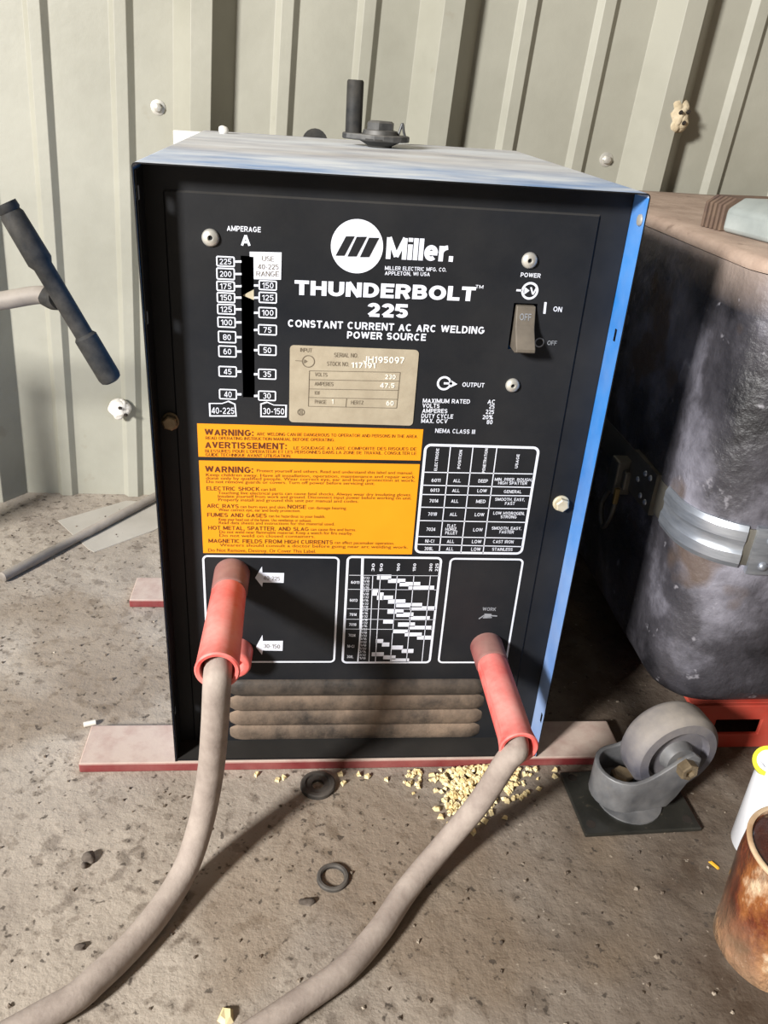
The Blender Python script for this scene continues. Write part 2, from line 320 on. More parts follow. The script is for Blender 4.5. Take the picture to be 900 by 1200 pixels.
# ---- printed matter of the front panel, millimetres on the panel (x, z)
TEXTS = [
["amperage_heading","AMPERAGE",-110.7,452.3,-88.4,452.5,3.43,0.02],
["amperage_heading","A",-101.7,443.4,-95.2,443.5,7.44,0.03],
["use_text","USE",-87.7,433.9,-79.7,434.0,3.38,0],
["use_text","40-225",-90.5,428.4,-76.6,428.9,3.41,0],
["use_text","RANGE",-91.6,423.7,-76.3,424.1,3.44,0],
["scale","225",-116.1,430.3,-108.3,430.6,3.72,0.01],
["scale","200",-116.2,422.1,-108.4,422.3,3.77,0.01],
["scale","175",-116.4,413.8,-108.6,414.0,3.82,0.01],
["scale","150",-116.5,406.0,-108.6,406.2,3.87,0.01],
["scale","125",-116.5,397.9,-108.6,398.1,3.92,0.01],
["scale","100",-116.5,388.7,-108.6,388.9,3.98,0.01],
["scale","80",-115.2,378.2,-109.7,378.3,4.05,0.01],
["scale","60",-115.2,367.8,-109.7,367.9,4.12,0.01],
["scale","45",-115.4,352.9,-109.9,353.0,4.22,0.01],
["scale","40",-115.6,335.6,-110.1,335.7,4.33,0.01],
["scale","150",-87.7,415.6,-79.9,415.9,3.83,0.01],
["scale","125",-87.8,407.2,-79.9,407.5,3.88,0.01],
["scale","100",-88.0,396.7,-79.9,397.0,3.95,0.01],
["scale","75",-86.9,384.6,-81.3,384.7,4.03,0.01],
["scale","50",-87.0,369.9,-81.4,370.0,4.13,0.01],
["scale","35",-87.2,352.0,-81.6,352.1,4.24,0.01],
["scale","30",-87.3,335.4,-81.8,335.5,4.36,0.01],
["scale","40-225",-125.1,322.5,-108.6,322.7,4.82,0.01],
["scale","30-150",-87.5,323.3,-71.9,323.5,4.84,0.01],
["brand_lettering","Miller",-3.5,439.5,39.3,439.7,14.26,0.05],
["brand_lettering",".",40.2,439.8,43.2,439.7,14.32,0.06],
["brand_lettering","MILLER ELECTRIC MFG. CO.",-3.6,432.0,39.3,432.9,2.65,0.015],
["brand_lettering","APPLETON, WI USA",-3.4,428.6,28.0,429.3,2.66,0.015],
["model_lettering","THUNDERBOLT",-65.5,412.2,61.7,413.4,10.01,0.045],
["model_lettering","TM",61.2,422.5,66.8,422.5,2.36,0.01],
["model_lettering","225",-14.1,399.2,14.7,399.3,9.82,0.045],
["model_lettering","CONSTANT CURRENT AC ARC WELDING",-69.8,389.5,71.5,390.2,5.28,0.03],
["model_lettering","POWER SOURCE",-27.7,382.9,29.3,383.4,5.22,0.03],
["plate_text","INPUT",-60.9,372.0,-52.6,371.9,2.88,0],
["plate_text","SERIAL NO.",-36.5,369.1,-19.4,369.3,3.16,0],
["plate_text","STOCK NO.",-41.4,362.4,-25.7,362.5,3.19,0],
["embossed","JH195097",-15.2,365.8,14.9,366.2,4.79,0.02],
["embossed","117191",-23.9,361.6,-6.1,361.9,4.04,0.02],
["plate_text","VOLTS",-49.9,354.1,-41.0,354.1,2.97,0],
["embossed","230",1.5,353.9,9.3,354.0,3.58,0.02],
["plate_text","AMPERES",-50.0,347.0,-36.3,347.1,3.01,0],
["embossed","47.5",-1.8,347.2,9.0,347.4,3.62,0.02],
["plate_text","KW",-49.7,339.9,-46.1,339.9,3.04,0],
["plate_text","PHASE",-49.5,333.1,-41.1,333.1,3.07,0],
["embossed","1",-37.0,333.2,-35.7,333.3,3.67,0.02],
["plate_text","HERTZ",-22.7,333.4,-13.5,333.5,3.08,0],
["embossed","60",3.8,333.4,9.3,333.5,3.7,0.02],
["power_legend","POWER",92.4,431.9,106.7,431.8,3.04,0.02],
["power_legend","V",100.5,419.7,105.8,419.7,5.37,0.02],
["on_legend","ON",119.8,408.8,126.2,408.5,3.66,0.02],
["off_legend","OFF",119.4,384.1,126.5,384.0,3.3,0.01],
["output_legend","OUTPUT",59.8,349.9,76.5,349.8,3.45,0.02],
["rating_legend","MAXIMUM RATED",31.2,336.2,67.1,336.7,3.37,0.02],
["rating_legend","AC",80.6,337.1,86.2,337.1,3.39,0.02],
["rating_legend","VOLTS",31.3,332.3,44.3,332.5,3.39,0.02],
["rating_legend","25",82.3,333.3,86.4,333.3,3.41,0.02],
["rating_legend","AMPERES",31.5,328.3,50.7,328.5,3.41,0.02],
["rating_legend","225",80.2,329.0,86.6,329.0,3.43,0.02],
["rating_legend","DUTY CYCLE",31.2,324.1,55.5,324.3,3.43,0.02],
["rating_legend","20%",78.3,324.6,86.3,324.7,3.45,0.02],
["rating_legend","MAX. OCV",31.4,320.1,51.5,320.3,3.45,0.02],
["rating_legend","80",82.0,320.7,86.5,320.7,3.48,0.02],
["rating_legend","NEMA CLASS III",42.9,312.4,73.9,312.3,3.51,0.015],
["w1","WARNING:",-130.7,305.2,-94.7,305.4,5.09,0.025],
["w1","AVERTISSEMENT:",-130.8,294.8,-69.8,295.3,5.18,0.025],
["w1","ARC WELDING CAN BE DANGEROUS TO OPERATOR AND PERSONS IN THE AREA.",-92.2,306.1,29.6,307.7,2.51,0],
["w1","READ OPERATING INSTRUCTION MANUAL BEFORE OPERATING.",-130.2,301.7,-33.7,303.0,2.5,0],
["w1","LE SOUDAGE A L'ARC COMPORTE DES RISQUES DE",-64.6,295.5,29.5,297.3,2.55,0],
["w1","BLESSURES POUR L'OPERATEUR ET LES PERSONNES DANS LA ZONE DE TRAVAIL. CONSULTER LE",-130.9,291.1,29.8,293.6,2.56,0],
["w1","GUIDE TECHNIQUE AVANT UTILISATION.",-130.7,288.1,-66.5,288.6,2.55,0],
["w2","WARNING:",-131.5,274.8,-95.3,274.9,5.18,0.025],
["w2","Protect yourself and others. Read and understand this label and manual.",-92.4,275.8,28.5,276.9,2.48,0],
["w2","Keep children away. Have all installation, operation, maintenance and repair work",-131.0,271.3,30.4,273.4,2.49,0],
["w2","done only by qualified people. Wear correct eye, ear and body protection at work.",-131.1,268.5,30.7,270.4,2.5,0],
["w2","Do not remove guards or covers. Turn off power before servicing unit.",-131.0,265.5,-0.9,267.0,2.5,0],
["w2","can kill.",-89.3,259.8,-77.4,259.9,2.52,0],
["w2","Touching live electrical parts can cause fatal shocks. Always wear dry insulating gloves.",-122.5,256.1,28.8,257.7,2.54,0],
["w2","Insulate yourself from work and ground. Disconnect input power before working on unit.",-122.5,253.1,29.2,254.7,2.56,0],
["w2","Properly install and ground this unit per manual and codes.",-122.4,250.1,-13.0,251.0,2.56,0],
["w2","can burn eyes and skin;",-105.5,244.3,-70.0,244.6,2.57,0],
["w2","can damage hearing.",-52.5,244.5,-21.9,244.7,2.59,0],
["w2","Wear correct eye, ear and body protection.",-122.5,241.2,-58.5,241.6,2.58,0],
["w2","can be hazardous to your health.",-83.4,236.4,-38.8,236.7,2.61,0],
["w2","Keep your head out of the fumes. Use ventilation or exhaust.",-122.5,232.6,-49.6,232.9,2.62,0],
["w2","Read data sheets and instructions for the material used.",-122.5,229.6,-31.0,230.1,2.63,0],
["w2","can cause fire and burns.",-50.1,224.9,-13.6,225.1,2.67,0],
["w2","Do not weld near flammable material. Keep a watch for fire nearby.",-122.4,221.3,-16.2,221.7,2.67,0],
["w2","Do not weld on closed containers.",-122.4,218.0,-46.5,218.3,2.67,0],
["w2","can affect pacemaker operation.",-30.4,213.0,18.3,213.0,2.73,0],
["w2","Wearers should consult a doctor before going near arc welding work.",-122.4,209.2,29.9,209.5,2.72,0],
["w2","Do Not Remove, Destroy, Or Cover This Label.",-131.7,204.1,-45.5,204.3,3.05,0],
["w2","ELECTRIC SHOCK",-131.1,259.3,-90.6,259.6,3.39,0.012],
["w2","ARC RAYS",-131.3,244.1,-106.9,244.1,3.46,0.012],
["w2","NOISE",-68.8,244.6,-54.1,244.6,3.49,0.012],
["w2","FUMES AND GASES",-131.4,236.1,-85.0,236.2,3.51,0.012],
["w2","HOT METAL, SPATTER, AND SLAG",-131.0,224.4,-51.6,224.6,3.58,0.012],
["w2","MAGNETIC FIELDS FROM HIGH CURRENTS",-131.2,212.5,-31.9,212.7,3.65,0.012],
["table","6011",44.0,270.6,51.0,270.7,2.91,0.012],
["table","ALL",61.3,270.8,67.2,270.8,2.92,0.012],
["table","DEEP",81.5,271.0,89.1,271.1,2.93,0.012],
["table","6013",43.9,261.9,51.0,262.0,2.95,0.012],
["table","ALL",61.4,262.1,67.3,262.1,2.96,0.012],
["table","LOW",81.7,262.3,89.4,262.3,2.97,0.012],
["table","7014",43.9,252.4,51.0,252.5,2.99,0.012],
["table","ALL",61.5,252.6,67.4,252.6,3.0,0.012],
["table","MED",81.9,252.7,89.6,252.8,3.01,0.012],
["table","7018",43.9,240.4,51.1,240.5,3.04,0.012],
["table","ALL",61.6,240.5,67.6,240.6,3.05,0.012],
["table","LOW",82.2,240.7,90.0,240.7,3.06,0.012],
["table","7024",43.8,226.4,51.1,226.4,3.1,0.012],
["table","LOW",82.6,226.6,90.4,226.6,3.12,0.012],
["table","NI-CI",43.8,215.3,51.1,215.3,3.15,0.012],
["table","ALL",61.9,215.3,67.9,215.3,3.16,0.012],
["table","LOW",82.8,215.4,90.8,215.4,3.17,0.012],
["table","308L",43.8,208.1,51.1,208.1,3.19,0.012],
["table","ALL",61.9,208.1,68.0,208.1,3.19,0.012],
["table","LOW",83.0,208.1,91.0,208.1,3.2,0.012],
["table","MIN. PREP, ROUGH,",94.6,272.8,124.9,273.1,2.67,0.012],
["table","HIGH SPATTER",97.8,269.7,121.3,270.0,2.68,0.012],
["table","GENERAL",103.4,262.2,117.8,262.3,2.71,0.012],
["table","SMOOTH, EASY,",97.2,255.1,121.6,255.3,2.74,0.012],
["table","FAST",105.8,251.5,113.9,251.6,2.75,0.012],
["table","LOW HYDROGEN,",97.3,242.5,123.2,242.6,2.79,0.012],
["table","STRONG",103.8,239.2,117.1,239.3,2.8,0.012],
["table","SMOOTH, EASY,",97.8,228.5,122.7,228.6,2.84,0.012],
["table","FASTER",104.7,225.1,116.8,225.1,2.86,0.012],
["table","CAST IRON",100.5,215.8,117.9,215.8,2.89,0.012],
["table","STAINLESS",100.7,208.5,118.1,208.5,2.92,0.012],
["table","FLAT,",60.7,230.1,68.3,230.1,2.82,0.012],
["table","HORIZ,",59.4,226.8,69.2,226.9,2.83,0.012],
["table","FILLET",59.7,223.4,69.7,223.5,2.84,0.012],
["chart","6011",-15.3,174.8,-8.3,174.6,2.71,0.015],
["chart","6013",-15.5,156.8,-9.0,156.6,2.77,0.015],
["chart","7014",-15.1,142.2,-9.0,142.0,2.83,0.015],
["chart","7018",-15.0,131.7,-8.8,131.5,2.87,0.015],
["chart","7024",-15.0,120.3,-9.0,120.1,2.91,0.015],
["chart","NI-CI",-15.4,108.5,-9.5,108.3,2.96,0.015],
["chart","308L",-15.3,97.1,-9.6,96.8,3.0,0.015],
["chart","3/32",-5.4,179.5,0.0,179.3,2.19,0.01],
["chart","1/8",-5.3,176.3,0.1,176.1,2.2,0.01],
["chart","5/32",-5.3,173.1,0.1,173.0,2.21,0.01],
["chart","3/16",-5.3,169.9,0.2,169.8,2.22,0.01],
["chart","3/32",-5.2,166.7,0.2,166.5,2.23,0.01],
["chart","1/8",-5.2,163.5,0.3,163.3,2.24,0.01],
["chart","5/32",-5.2,160.3,0.3,160.1,2.25,0.01],
["chart","3/16",-5.1,157.0,0.3,156.8,2.26,0.01],
["chart","3/32",-5.1,153.7,0.4,153.5,2.27,0.01],
["chart","1/8",-5.1,150.5,0.4,150.2,2.28,0.01],
["chart","5/32",-5.0,147.2,0.5,146.9,2.29,0.01],
["chart","3/16",-5.0,143.8,0.5,143.6,2.3,0.01],
["chart","3/32",-5.0,140.5,0.6,140.3,2.31,0.01],
["chart","1/8",-4.9,137.2,0.6,136.9,2.32,0.01],
["chart","5/32",-4.9,133.8,0.7,133.6,2.33,0.01],
["chart","3/16",-4.9,130.4,0.7,130.2,2.34,0.01],
["chart","3/32",-4.8,127.0,0.8,126.8,2.35,0.01],
["chart","1/8",-4.8,123.6,0.8,123.4,2.36,0.01],
["chart","5/32",-4.7,120.2,0.9,120.0,2.37,0.01],
["chart","3/16",-4.7,116.8,0.9,116.5,2.38,0.01],
["chart","3/32",-4.7,113.3,1.0,113.1,2.39,0.01],
["chart","1/8",-4.6,109.9,1.0,109.6,2.4,0.01],
["chart","5/32",-4.6,106.4,1.1,106.1,2.41,0.01],
["chart","3/16",-4.6,102.9,1.1,102.6,2.42,0.01],
["chart","3/32",-4.5,99.4,1.2,99.1,2.44,0.01],
["chart","1/8",-4.5,95.8,1.2,95.6,2.45,0.01],
["arrow_text_a","40-225",-87.6,177.8,-74.3,177.2,3.83,0],
["arrow_text_b","30-150",-87.9,108.2,-74.0,107.5,4.21,0],
["work_legend","WORK",100.0,148.2,111.9,147.9,3.57,0.02],
]
UPRIGHT = [
["ELECTRODE",45.1,280.4,47.4,299.4,2.1,0.02,"table"],
["POSITION",63.4,282.6,65.7,298.6,2.1,0.02,"table"],
["PENETRATION",83.5,279.7,85.8,300.5,2.1,0.02,"table"],
["USAGE",109.3,284.3,111.6,296.3,2.1,0.02,"table"],
["30",1.2,187.1,3.6,194.8,2.6,0.02,"chart"],
["50",8.0,187.2,10.4,194.9,2.6,0.02,"chart"],
["100",22.3,187.4,24.7,195.1,2.6,0.02,"chart"],
["150",35.8,187.5,38.2,195.2,2.6,0.02,"chart"],
["200",49.6,187.7,52.0,195.4,2.6,0.02,"chart"],
["225",54.6,187.8,57.0,195.5,2.6,0.02,"chart"],
]
POLYS = [
["use_tag",[[-95.9,439.6],[-74.5,440.2],[-74.8,422.0],[-93.3,421.5],[-93.3,436.3],[-95.9,436.5]]],
["scale",[[-106.2,433.3],[-101.5,433.6],[-101.5,432.1],[-106.2,431.9]]],
["scale",[[-106.3,425.1],[-101.6,425.3],[-101.6,423.9],[-106.3,423.6]]],
["scale",[[-106.4,416.8],[-101.7,417.1],[-101.8,415.6],[-106.4,415.3]]],
["scale",[[-106.4,409.1],[-101.9,409.3],[-101.9,407.8],[-106.4,407.6]]],
["scale",[[-106.4,401.0],[-102.0,401.2],[-102.0,399.6],[-106.4,399.5]]],
["scale",[[-106.4,391.9],[-102.2,392.1],[-102.2,390.5],[-106.4,390.3]]],
["scale",[[-106.2,381.4],[-102.3,381.5],[-102.4,379.9],[-106.2,379.8]]],
["scale",[[-106.2,371.0],[-102.5,371.1],[-102.5,369.5],[-106.2,369.3]]],
["scale",[[-106.3,356.1],[-102.8,356.3],[-102.8,354.6],[-106.3,354.5]]],
["scale",[[-106.6,338.9],[-103.0,339.0],[-103.1,337.3],[-106.6,337.2]]],
["scale",[[-93.3,418.0],[-89.8,418.1],[-89.8,416.6],[-93.3,416.5]]],
["scale",[[-93.3,409.6],[-89.9,409.8],[-89.9,408.3],[-93.4,408.1]]],
["scale",[[-93.4,399.2],[-90.1,399.3],[-90.1,397.8],[-93.5,397.6]]],
["scale",[[-93.6,387.0],[-90.5,387.2],[-90.5,385.6],[-93.6,385.4]]],
["scale",[[-93.7,372.4],[-90.6,372.6],[-90.6,370.9],[-93.7,370.8]]],
["scale",[[-93.9,354.6],[-90.7,354.7],[-90.7,353.1],[-93.9,352.9]]],
["scale",[[-94.0,338.1],[-90.8,338.3],[-90.8,336.5],[-94.0,336.4]]],
["logo_bars",[[-31.4,453.0],[-25.6,453.3],[-32.0,440.2],[-38.0,439.9]]],
["logo_bars",[[-24.1,453.0],[-17.3,453.4],[-23.7,440.1],[-29.9,439.8]]],
["logo_bars",[[-15.8,452.9],[-8.9,453.1],[-15.0,440.1],[-21.3,439.8]]],
["plate_text",[[-54.0,358.3],[12.4,359.6],[12.4,359.2],[-54.0,357.9]]],
["plate_text",[[-54.2,331.0],[11.7,331.7],[11.7,331.3],[-54.2,330.6]]],
["plate_text",[[-53.8,358.1],[-54.0,330.8],[-54.4,330.8],[-54.2,358.1]]],
["plate_text",[[12.6,359.4],[11.9,331.5],[11.5,331.5],[12.2,359.4]]],
["plate_text",[[-54.2,351.6],[12.3,352.8],[12.3,352.4],[-54.2,351.2]]],
["plate_text",[[-54.1,344.5],[12.2,345.7],[12.2,345.3],[-54.1,344.1]]],
["plate_text",[[-54.2,337.9],[12.0,338.7],[12.0,338.3],[-54.2,337.5]]],
["plate_text",[[-25.9,337.8],[-26.2,331.2],[-26.6,331.2],[-26.3,337.8]]],
["plate_text",[[-64.3,365.5],[-59.6,365.4],[-59.6,365.0],[-64.3,365.1]]],
["plate_text",[[-57.9,366.5],[-55.4,365.1],[-58.1,363.5]]],
["power_legend",[[90.8,423.2],[95.0,423.2],[95.0,421.8],[90.8,421.8]]],
["power_legend",[[96.3,425.4],[100.4,422.6],[96.9,419.8]]],
["on_legend",[[114.2,415.1],[114.6,406.8],[112.8,406.8],[112.4,415.1]]],
["output_legend",[[45.7,352.8],[52.2,352.8],[52.2,351.2],[45.7,351.2]]],
["output_legend",[[50.6,354.7],[56.1,351.7],[50.9,348.9]]],
["table",[[56.5,301.4],[56.8,206.4],[56.0,206.4],[55.7,301.4]]],
["table",[[74.2,301.2],[75.1,205.7],[74.3,205.7],[73.4,301.2]]],
["table",[[93.1,301.1],[93.8,205.4],[93.0,205.4],[92.3,301.1]]],
["table",[[37.3,279.3],[124.7,280.0],[124.7,279.2],[37.3,278.5]]],
["table",[[37.3,268.0],[125.0,268.1],[125.0,267.3],[37.3,267.2]]],
["table",[[37.3,259.8],[125.0,260.5],[125.0,259.7],[37.3,259.0]]],
["table",[[37.4,248.4],[125.2,248.7],[125.2,247.9],[37.4,247.6]]],
["table",[[37.4,236.2],[125.5,236.2],[125.5,235.4],[37.4,235.4]]],
["table",[[37.4,221.4],[125.7,221.2],[125.7,220.4],[37.4,220.6]]],
["table",[[37.5,214.0],[125.9,213.1],[125.9,212.3],[37.5,213.2]]],
["chart",[[6.2,183.9],[18.1,184.0],[18.2,179.2],[6.3,179.0]]],
["chart",[[15.8,180.0],[30.3,180.1],[30.5,176.0],[15.8,175.8]]],
["chart",[[25.7,176.8],[43.2,177.0],[43.3,172.7],[25.8,172.5]]],
["chart",[[33.5,173.2],[55.4,173.4],[55.6,169.0],[33.6,168.8]]],
["chart",[[2.9,169.8],[8.1,169.8],[8.3,163.0],[3.1,163.0]]],
["chart",[[7.3,166.1],[12.8,166.2],[13.1,158.7],[7.5,158.6]]],
["chart",[[12.2,163.0],[21.1,163.1],[21.2,159.0],[12.2,158.9]]],
["chart",[[17.2,159.3],[31.9,159.4],[32.1,155.0],[17.2,154.9]]],
["chart",[[24.3,155.6],[46.6,155.8],[46.8,151.3],[24.4,151.2]]],
["chart",[[36.4,152.3],[58.3,152.4],[58.5,148.2],[36.6,148.1]]],
["chart",[[17.3,149.2],[31.1,149.3],[31.3,144.6],[17.4,144.5]]],
["chart",[[25.2,145.8],[39.9,145.9],[40.1,141.3],[25.3,141.2]]],
["chart",[[36.5,142.0],[54.5,142.1],[54.6,137.9],[36.6,137.8]]],
["chart",[[14.3,138.6],[23.4,138.6],[23.5,134.2],[14.4,134.2]]],
["chart",[[27.4,135.4],[42.1,135.5],[42.3,131.0],[27.5,131.0]]],
["chart",[[36.8,131.9],[56.8,132.0],[57.0,127.8],[36.9,127.7]]],
["chart",[[23.0,128.2],[36.5,128.2],[36.6,124.0],[23.1,124.0]]],
["chart",[[34.1,124.7],[49.1,124.7],[49.2,120.8],[34.2,120.7]]],
["chart",[[45.2,121.4],[57.5,121.4],[57.6,117.2],[45.4,117.2]]],
["chart",[[9.1,117.6],[15.6,117.6],[15.7,113.4],[9.2,113.4]]],
["chart",[[14.8,114.0],[21.3,114.0],[21.4,109.6],[14.8,109.6]]],
["chart",[[23.4,110.7],[33.5,110.7],[33.7,106.3],[23.5,106.3]]],
["chart",[[32.7,106.9],[43.2,107.0],[43.3,102.6],[32.8,102.6]]],
["chart",[[6.4,103.3],[17.1,103.3],[17.2,99.0],[6.4,99.0]]],
["chart",[[16.8,99.9],[27.8,99.9],[27.8,95.5],[16.8,95.6]]],
["chart",[[24.1,96.5],[40.1,96.5],[40.2,92.4],[24.2,92.4]]],
["chart",[[-5.7,199.7],[-3.8,127.8],[-6.0,127.8],[-7.9,199.7]]],
["chart",[[-4.3,127.8],[-4.9,92.4],[-6.1,92.4],[-5.5,127.8]]],
["chart",[[2.9,183.2],[4.7,92.4],[4.1,92.4],[2.3,183.2]]],
["chart",[[9.3,183.3],[10.4,92.4],[9.8,92.4],[8.7,183.3]]],
["chart",[[23.4,183.5],[23.8,92.4],[23.2,92.4],[22.8,183.5]]],
["chart",[[37.5,183.6],[38.2,92.4],[37.6,92.4],[36.9,183.6]]],
["chart",[[51.5,183.8],[52.1,93.0],[51.5,93.0],[50.9,183.8]]],
["chart",[[-17.2,183.2],[59.1,183.5],[59.1,183.1],[-17.2,182.8]]],
["chart",[[-17.4,169.3],[59.2,169.4],[59.2,169.0],[-17.4,168.9]]],
["chart",[[-17.5,149.6],[59.5,149.4],[59.5,149.0],[-17.5,149.2]]],
["chart",[[-17.6,138.8],[59.5,138.6],[59.5,138.2],[-17.6,138.4]]],
["chart",[[-17.9,128.5],[59.4,128.1],[59.4,127.7],[-17.9,128.1]]],
["arrow",[[-94.6,179.5],[-88.9,190.6],[-88.6,184.6],[-70.9,184.4],[-71.2,174.9],[-88.3,175.1],[-88.9,170.9]]],
["arrow",[[-94.5,108.9],[-88.9,121.6],[-88.6,115.3],[-71.4,115.4],[-71.7,104.9],[-88.6,105.3],[-89.4,100.7]]],
["work_legend",[[97.5,139.9],[101.8,143.7],[102.6,142.9],[98.3,139.1]]],
["work_legend",[[102.3,145.1],[108.6,144.8],[108.4,141.2],[102.1,141.5]]],
["work_legend",[[108.5,143.6],[113.8,143.2],[113.8,142.0],[108.5,142.4]]],
["work_legend",[[101.4,141.3],[109.3,141.7],[109.3,140.5],[101.4,140.1]]],
]
BOXES = [
[-118.4,-105.9,428.8,435.9],
[-118.6,-106.0,420.1,428.2],
[-118.8,-106.1,412.3,419.4],
[-118.8,-106.1,404.4,411.7],
[-118.8,-106.1,396.3,403.7],
[-118.9,-106.1,387.0,394.8],
[-118.8,-105.9,376.0,384.8],
[-118.9,-105.9,365.6,374.3],
[-119.2,-106.0,351.0,359.2],
[-119.3,-106.3,333.8,341.9],
[-90.1,-77.5,414.3,421.2],
[-90.2,-77.5,405.4,413.3],
[-90.4,-77.5,394.9,402.8],
[-90.8,-77.4,382.8,390.6],
[-90.9,-77.6,368.0,376.1],
[-91.0,-77.7,350.1,358.2],
[-91.1,-77.9,333.7,341.6],
]
FLAGS = [
[[-126.9,330.7],[-117.2,331.0],[-112.4,333.0],[-107.5,330.7],[-106.7,320.7],[-126.8,320.0]],
[[-89.5,331.5],[-84.7,333.3],[-79.5,331.0],[-69.9,331.1],[-70.0,321.2],[-89.5,320.8]],
]

# ------------------------------------------------------------------ the welder
HW, D, H = 0.165, 0.379, 0.493
welder = thing('arc_welder', (0, 0.02, 0), 'blue and black arc welding power source with orange warning labels on its front', 'welder')

def sheet_grid(bm, us, vs, place, holes=()):
    """grid of quads over parameter cuts us x vs; cells whose centre lies in a hole (u0,u1,v0,v1) stay open"""
    g = [[bm.verts.new(place(u, v)) for v in vs] for u in us]
    for i in range(len(us)-1):
        for j in range(len(vs)-1):
            cu, cv = (us[i]+us[i+1])/2, (vs[j]+vs[j+1])/2
            if any(a < cu < b and c < cv < d for a, b, c, d in holes): continue
            bm.faces.new((g[i][j], g[i+1][j], g[i+1][j+1], g[i][j+1]))

# wrap-round cover: left side, top, right side in one bent sheet, with open slots near the front edge
def cover_point(s, y):
    r = 0.0025
    L1 = H - r; arc = r*math.pi/2; L2 = 2*HW - 2*r
    if s <= L1: return (-HW, y, s)
    s -= L1
    if s <= arc: a = s/r; return (-HW + r - r*math.cos(a), y, H - r + r*math.sin(a))
    s -= arc
    if s <= L2: return (-HW + r + s, y, H)
    s -= L2
    if s <= arc: a = s/r; return (HW - r + r*math.sin(a), y, H - r + r*math.cos(a))
    return (HW, y, H - r - (s - arc))
r = 0.0025; L1 = H - r; ARC = r*math.pi/2; TOT = 2*L1 + 2*ARC + 2*HW - 2*r
sr = lambda z: TOT - z
slots = [(0.392, 0.401, 0.0035, 0.0085), (0.471, 0.480, 0.0035, 0.0085), (0.050, 0.058, 0.0035, 0.0085),
         (sr(0.401), sr(0.392), 0.0095, 0.0135), (sr(0.0475), sr(0.0375), 0.0035, 0.0075)]
us = sorted(set([0, L1, TOT-L1, TOT, 0.2, 0.3] + [L1 + ARC*k/4 for k in range(5)] + [TOT-L1-ARC*k/4 for k in range(5)]
            + [L1+ARC+(2*HW-2*r)*k/6 for k in range(1, 6)] + [x for s in slots for x in s[:2]]))
vs = sorted(set([0, 0.1, 0.2, 0.3, D] + [x for s in slots for x in s[2:]]))
bm = bmesh.new(); sheet_grid(bm, us, vs, cover_point, slots)
for f in bm.faces:
    f.material_index = 1 if f.calc_center_median().z > H - 0.003 else 0
cover = finish('cover', bm, [blue_paint, blue_top, black_edge, black_edge], welder, solid=0.0009)
cover.modifiers['sheet'].material_offset_rim = 2
# black strip added inside the left edge of the cover, painting in its shade
bm = bmesh.new()
sheet_grid(bm, [0.0012, 0.0035, 0.0085, 0.0262], [0.002, 0.050, 0.058, 0.392, 0.401, 0.471, 0.480, H-0.004], lambda u, v: (-HW+0.0013, u, v),
           [(0.0035, 0.0085, 0.050, 0.058), (0.0035, 0.0085, 0.392, 0.401), (0.0035, 0.0085, 0.471, 0.480)])
finish('lip_shade_strip', bm, black_edge, welder, solid=0.0008)
bm = bmesh.new(); lathe(bm, (HW-0.0008, 0.0068, 0.476), (-1, 0, 0), [(0, 0.004), (0.0012, 0.0036), (0.0016, 0.002)], 12); finish('rivet', bm, steel, welder, smooth=40)
bm = bmesh.new(); box(bm, -HW+.001, HW-.001, D-0.002, D, 0.0, H-0.001); finish('back_panel', bm, black_edge, welder)
bm = bmesh.new(); box(bm, -HW+.001, HW-.001, 0.001, D, 0, 0.002); finish('base_pan', bm, black_edge, welder)
bm = bmesh.new(); lathe(bm, (-0.05, D-0.012, H-0.0045), (0, 1, 0), [(0.013, 0.0135), (0.018, 0.0135), (0.02, 0.011)], 20)
box(bm, -0.056, -0.044, D-0.001, D+0.006, 0.46, H-0.012); finish('rear_grommet', bm, oily_black, welder, smooth=40)

# front panel with a raised field, an open scale slot and an open switch cut-out
PX0, PX1, PZ1 = -0.1500, 0.1415, 0.4745
slot = (-0.1020, -0.0934, 0.3356, 0.4367); cut = (0.0905, 0.1080, 0.3795, 0.4135)
us = sorted([-HW+.001, PX0-0.0012, PX0, slot[0], slot[1], cut[0], cut[1], PX1, PX1+0.0012, HW-.001, -0.03, 0.03])
vs = sorted([0.002, 0.08, 0.2, slot[2], slot[3], cut[2], cut[3], PZ1, PZ1+0.0012, H-.002])
pf = lambda u, v: (u, 0.0241 if PX0-1e-6 <= u <= PX1+1e-6 and v <= PZ1+1e-6 else 0.0256, v)
bm = bmesh.new(); sheet_grid(bm, us, vs, pf, [slot, cut])
panel = finish('front_panel', bm, black_paint, welder, solid=0.001)
FY = 0.0236                                   # face of the panel

def rounded(x0, x1, z0, z1, r, n=5):
    out = []
    for cx, cz, a0 in ((x1-r, z1-r, 0), (x0+r, z1-r, 90), (x0+r, z0+r, 180), (x1-r, z0+r, 270)):
        for k in range(n+1):
            a = math.radians(a0 + 90*k/n); out.append((cx + r*math.cos(a), cz + r*math.sin(a)))
    return out
def plate(name, pts, m, root, y0, th, label=None):
    bm = bmesh.new(); prism(bm, [(x, y0, z) for x, z in pts], (0, -th, 0)); return finish(name, bm, m, root, label=label)

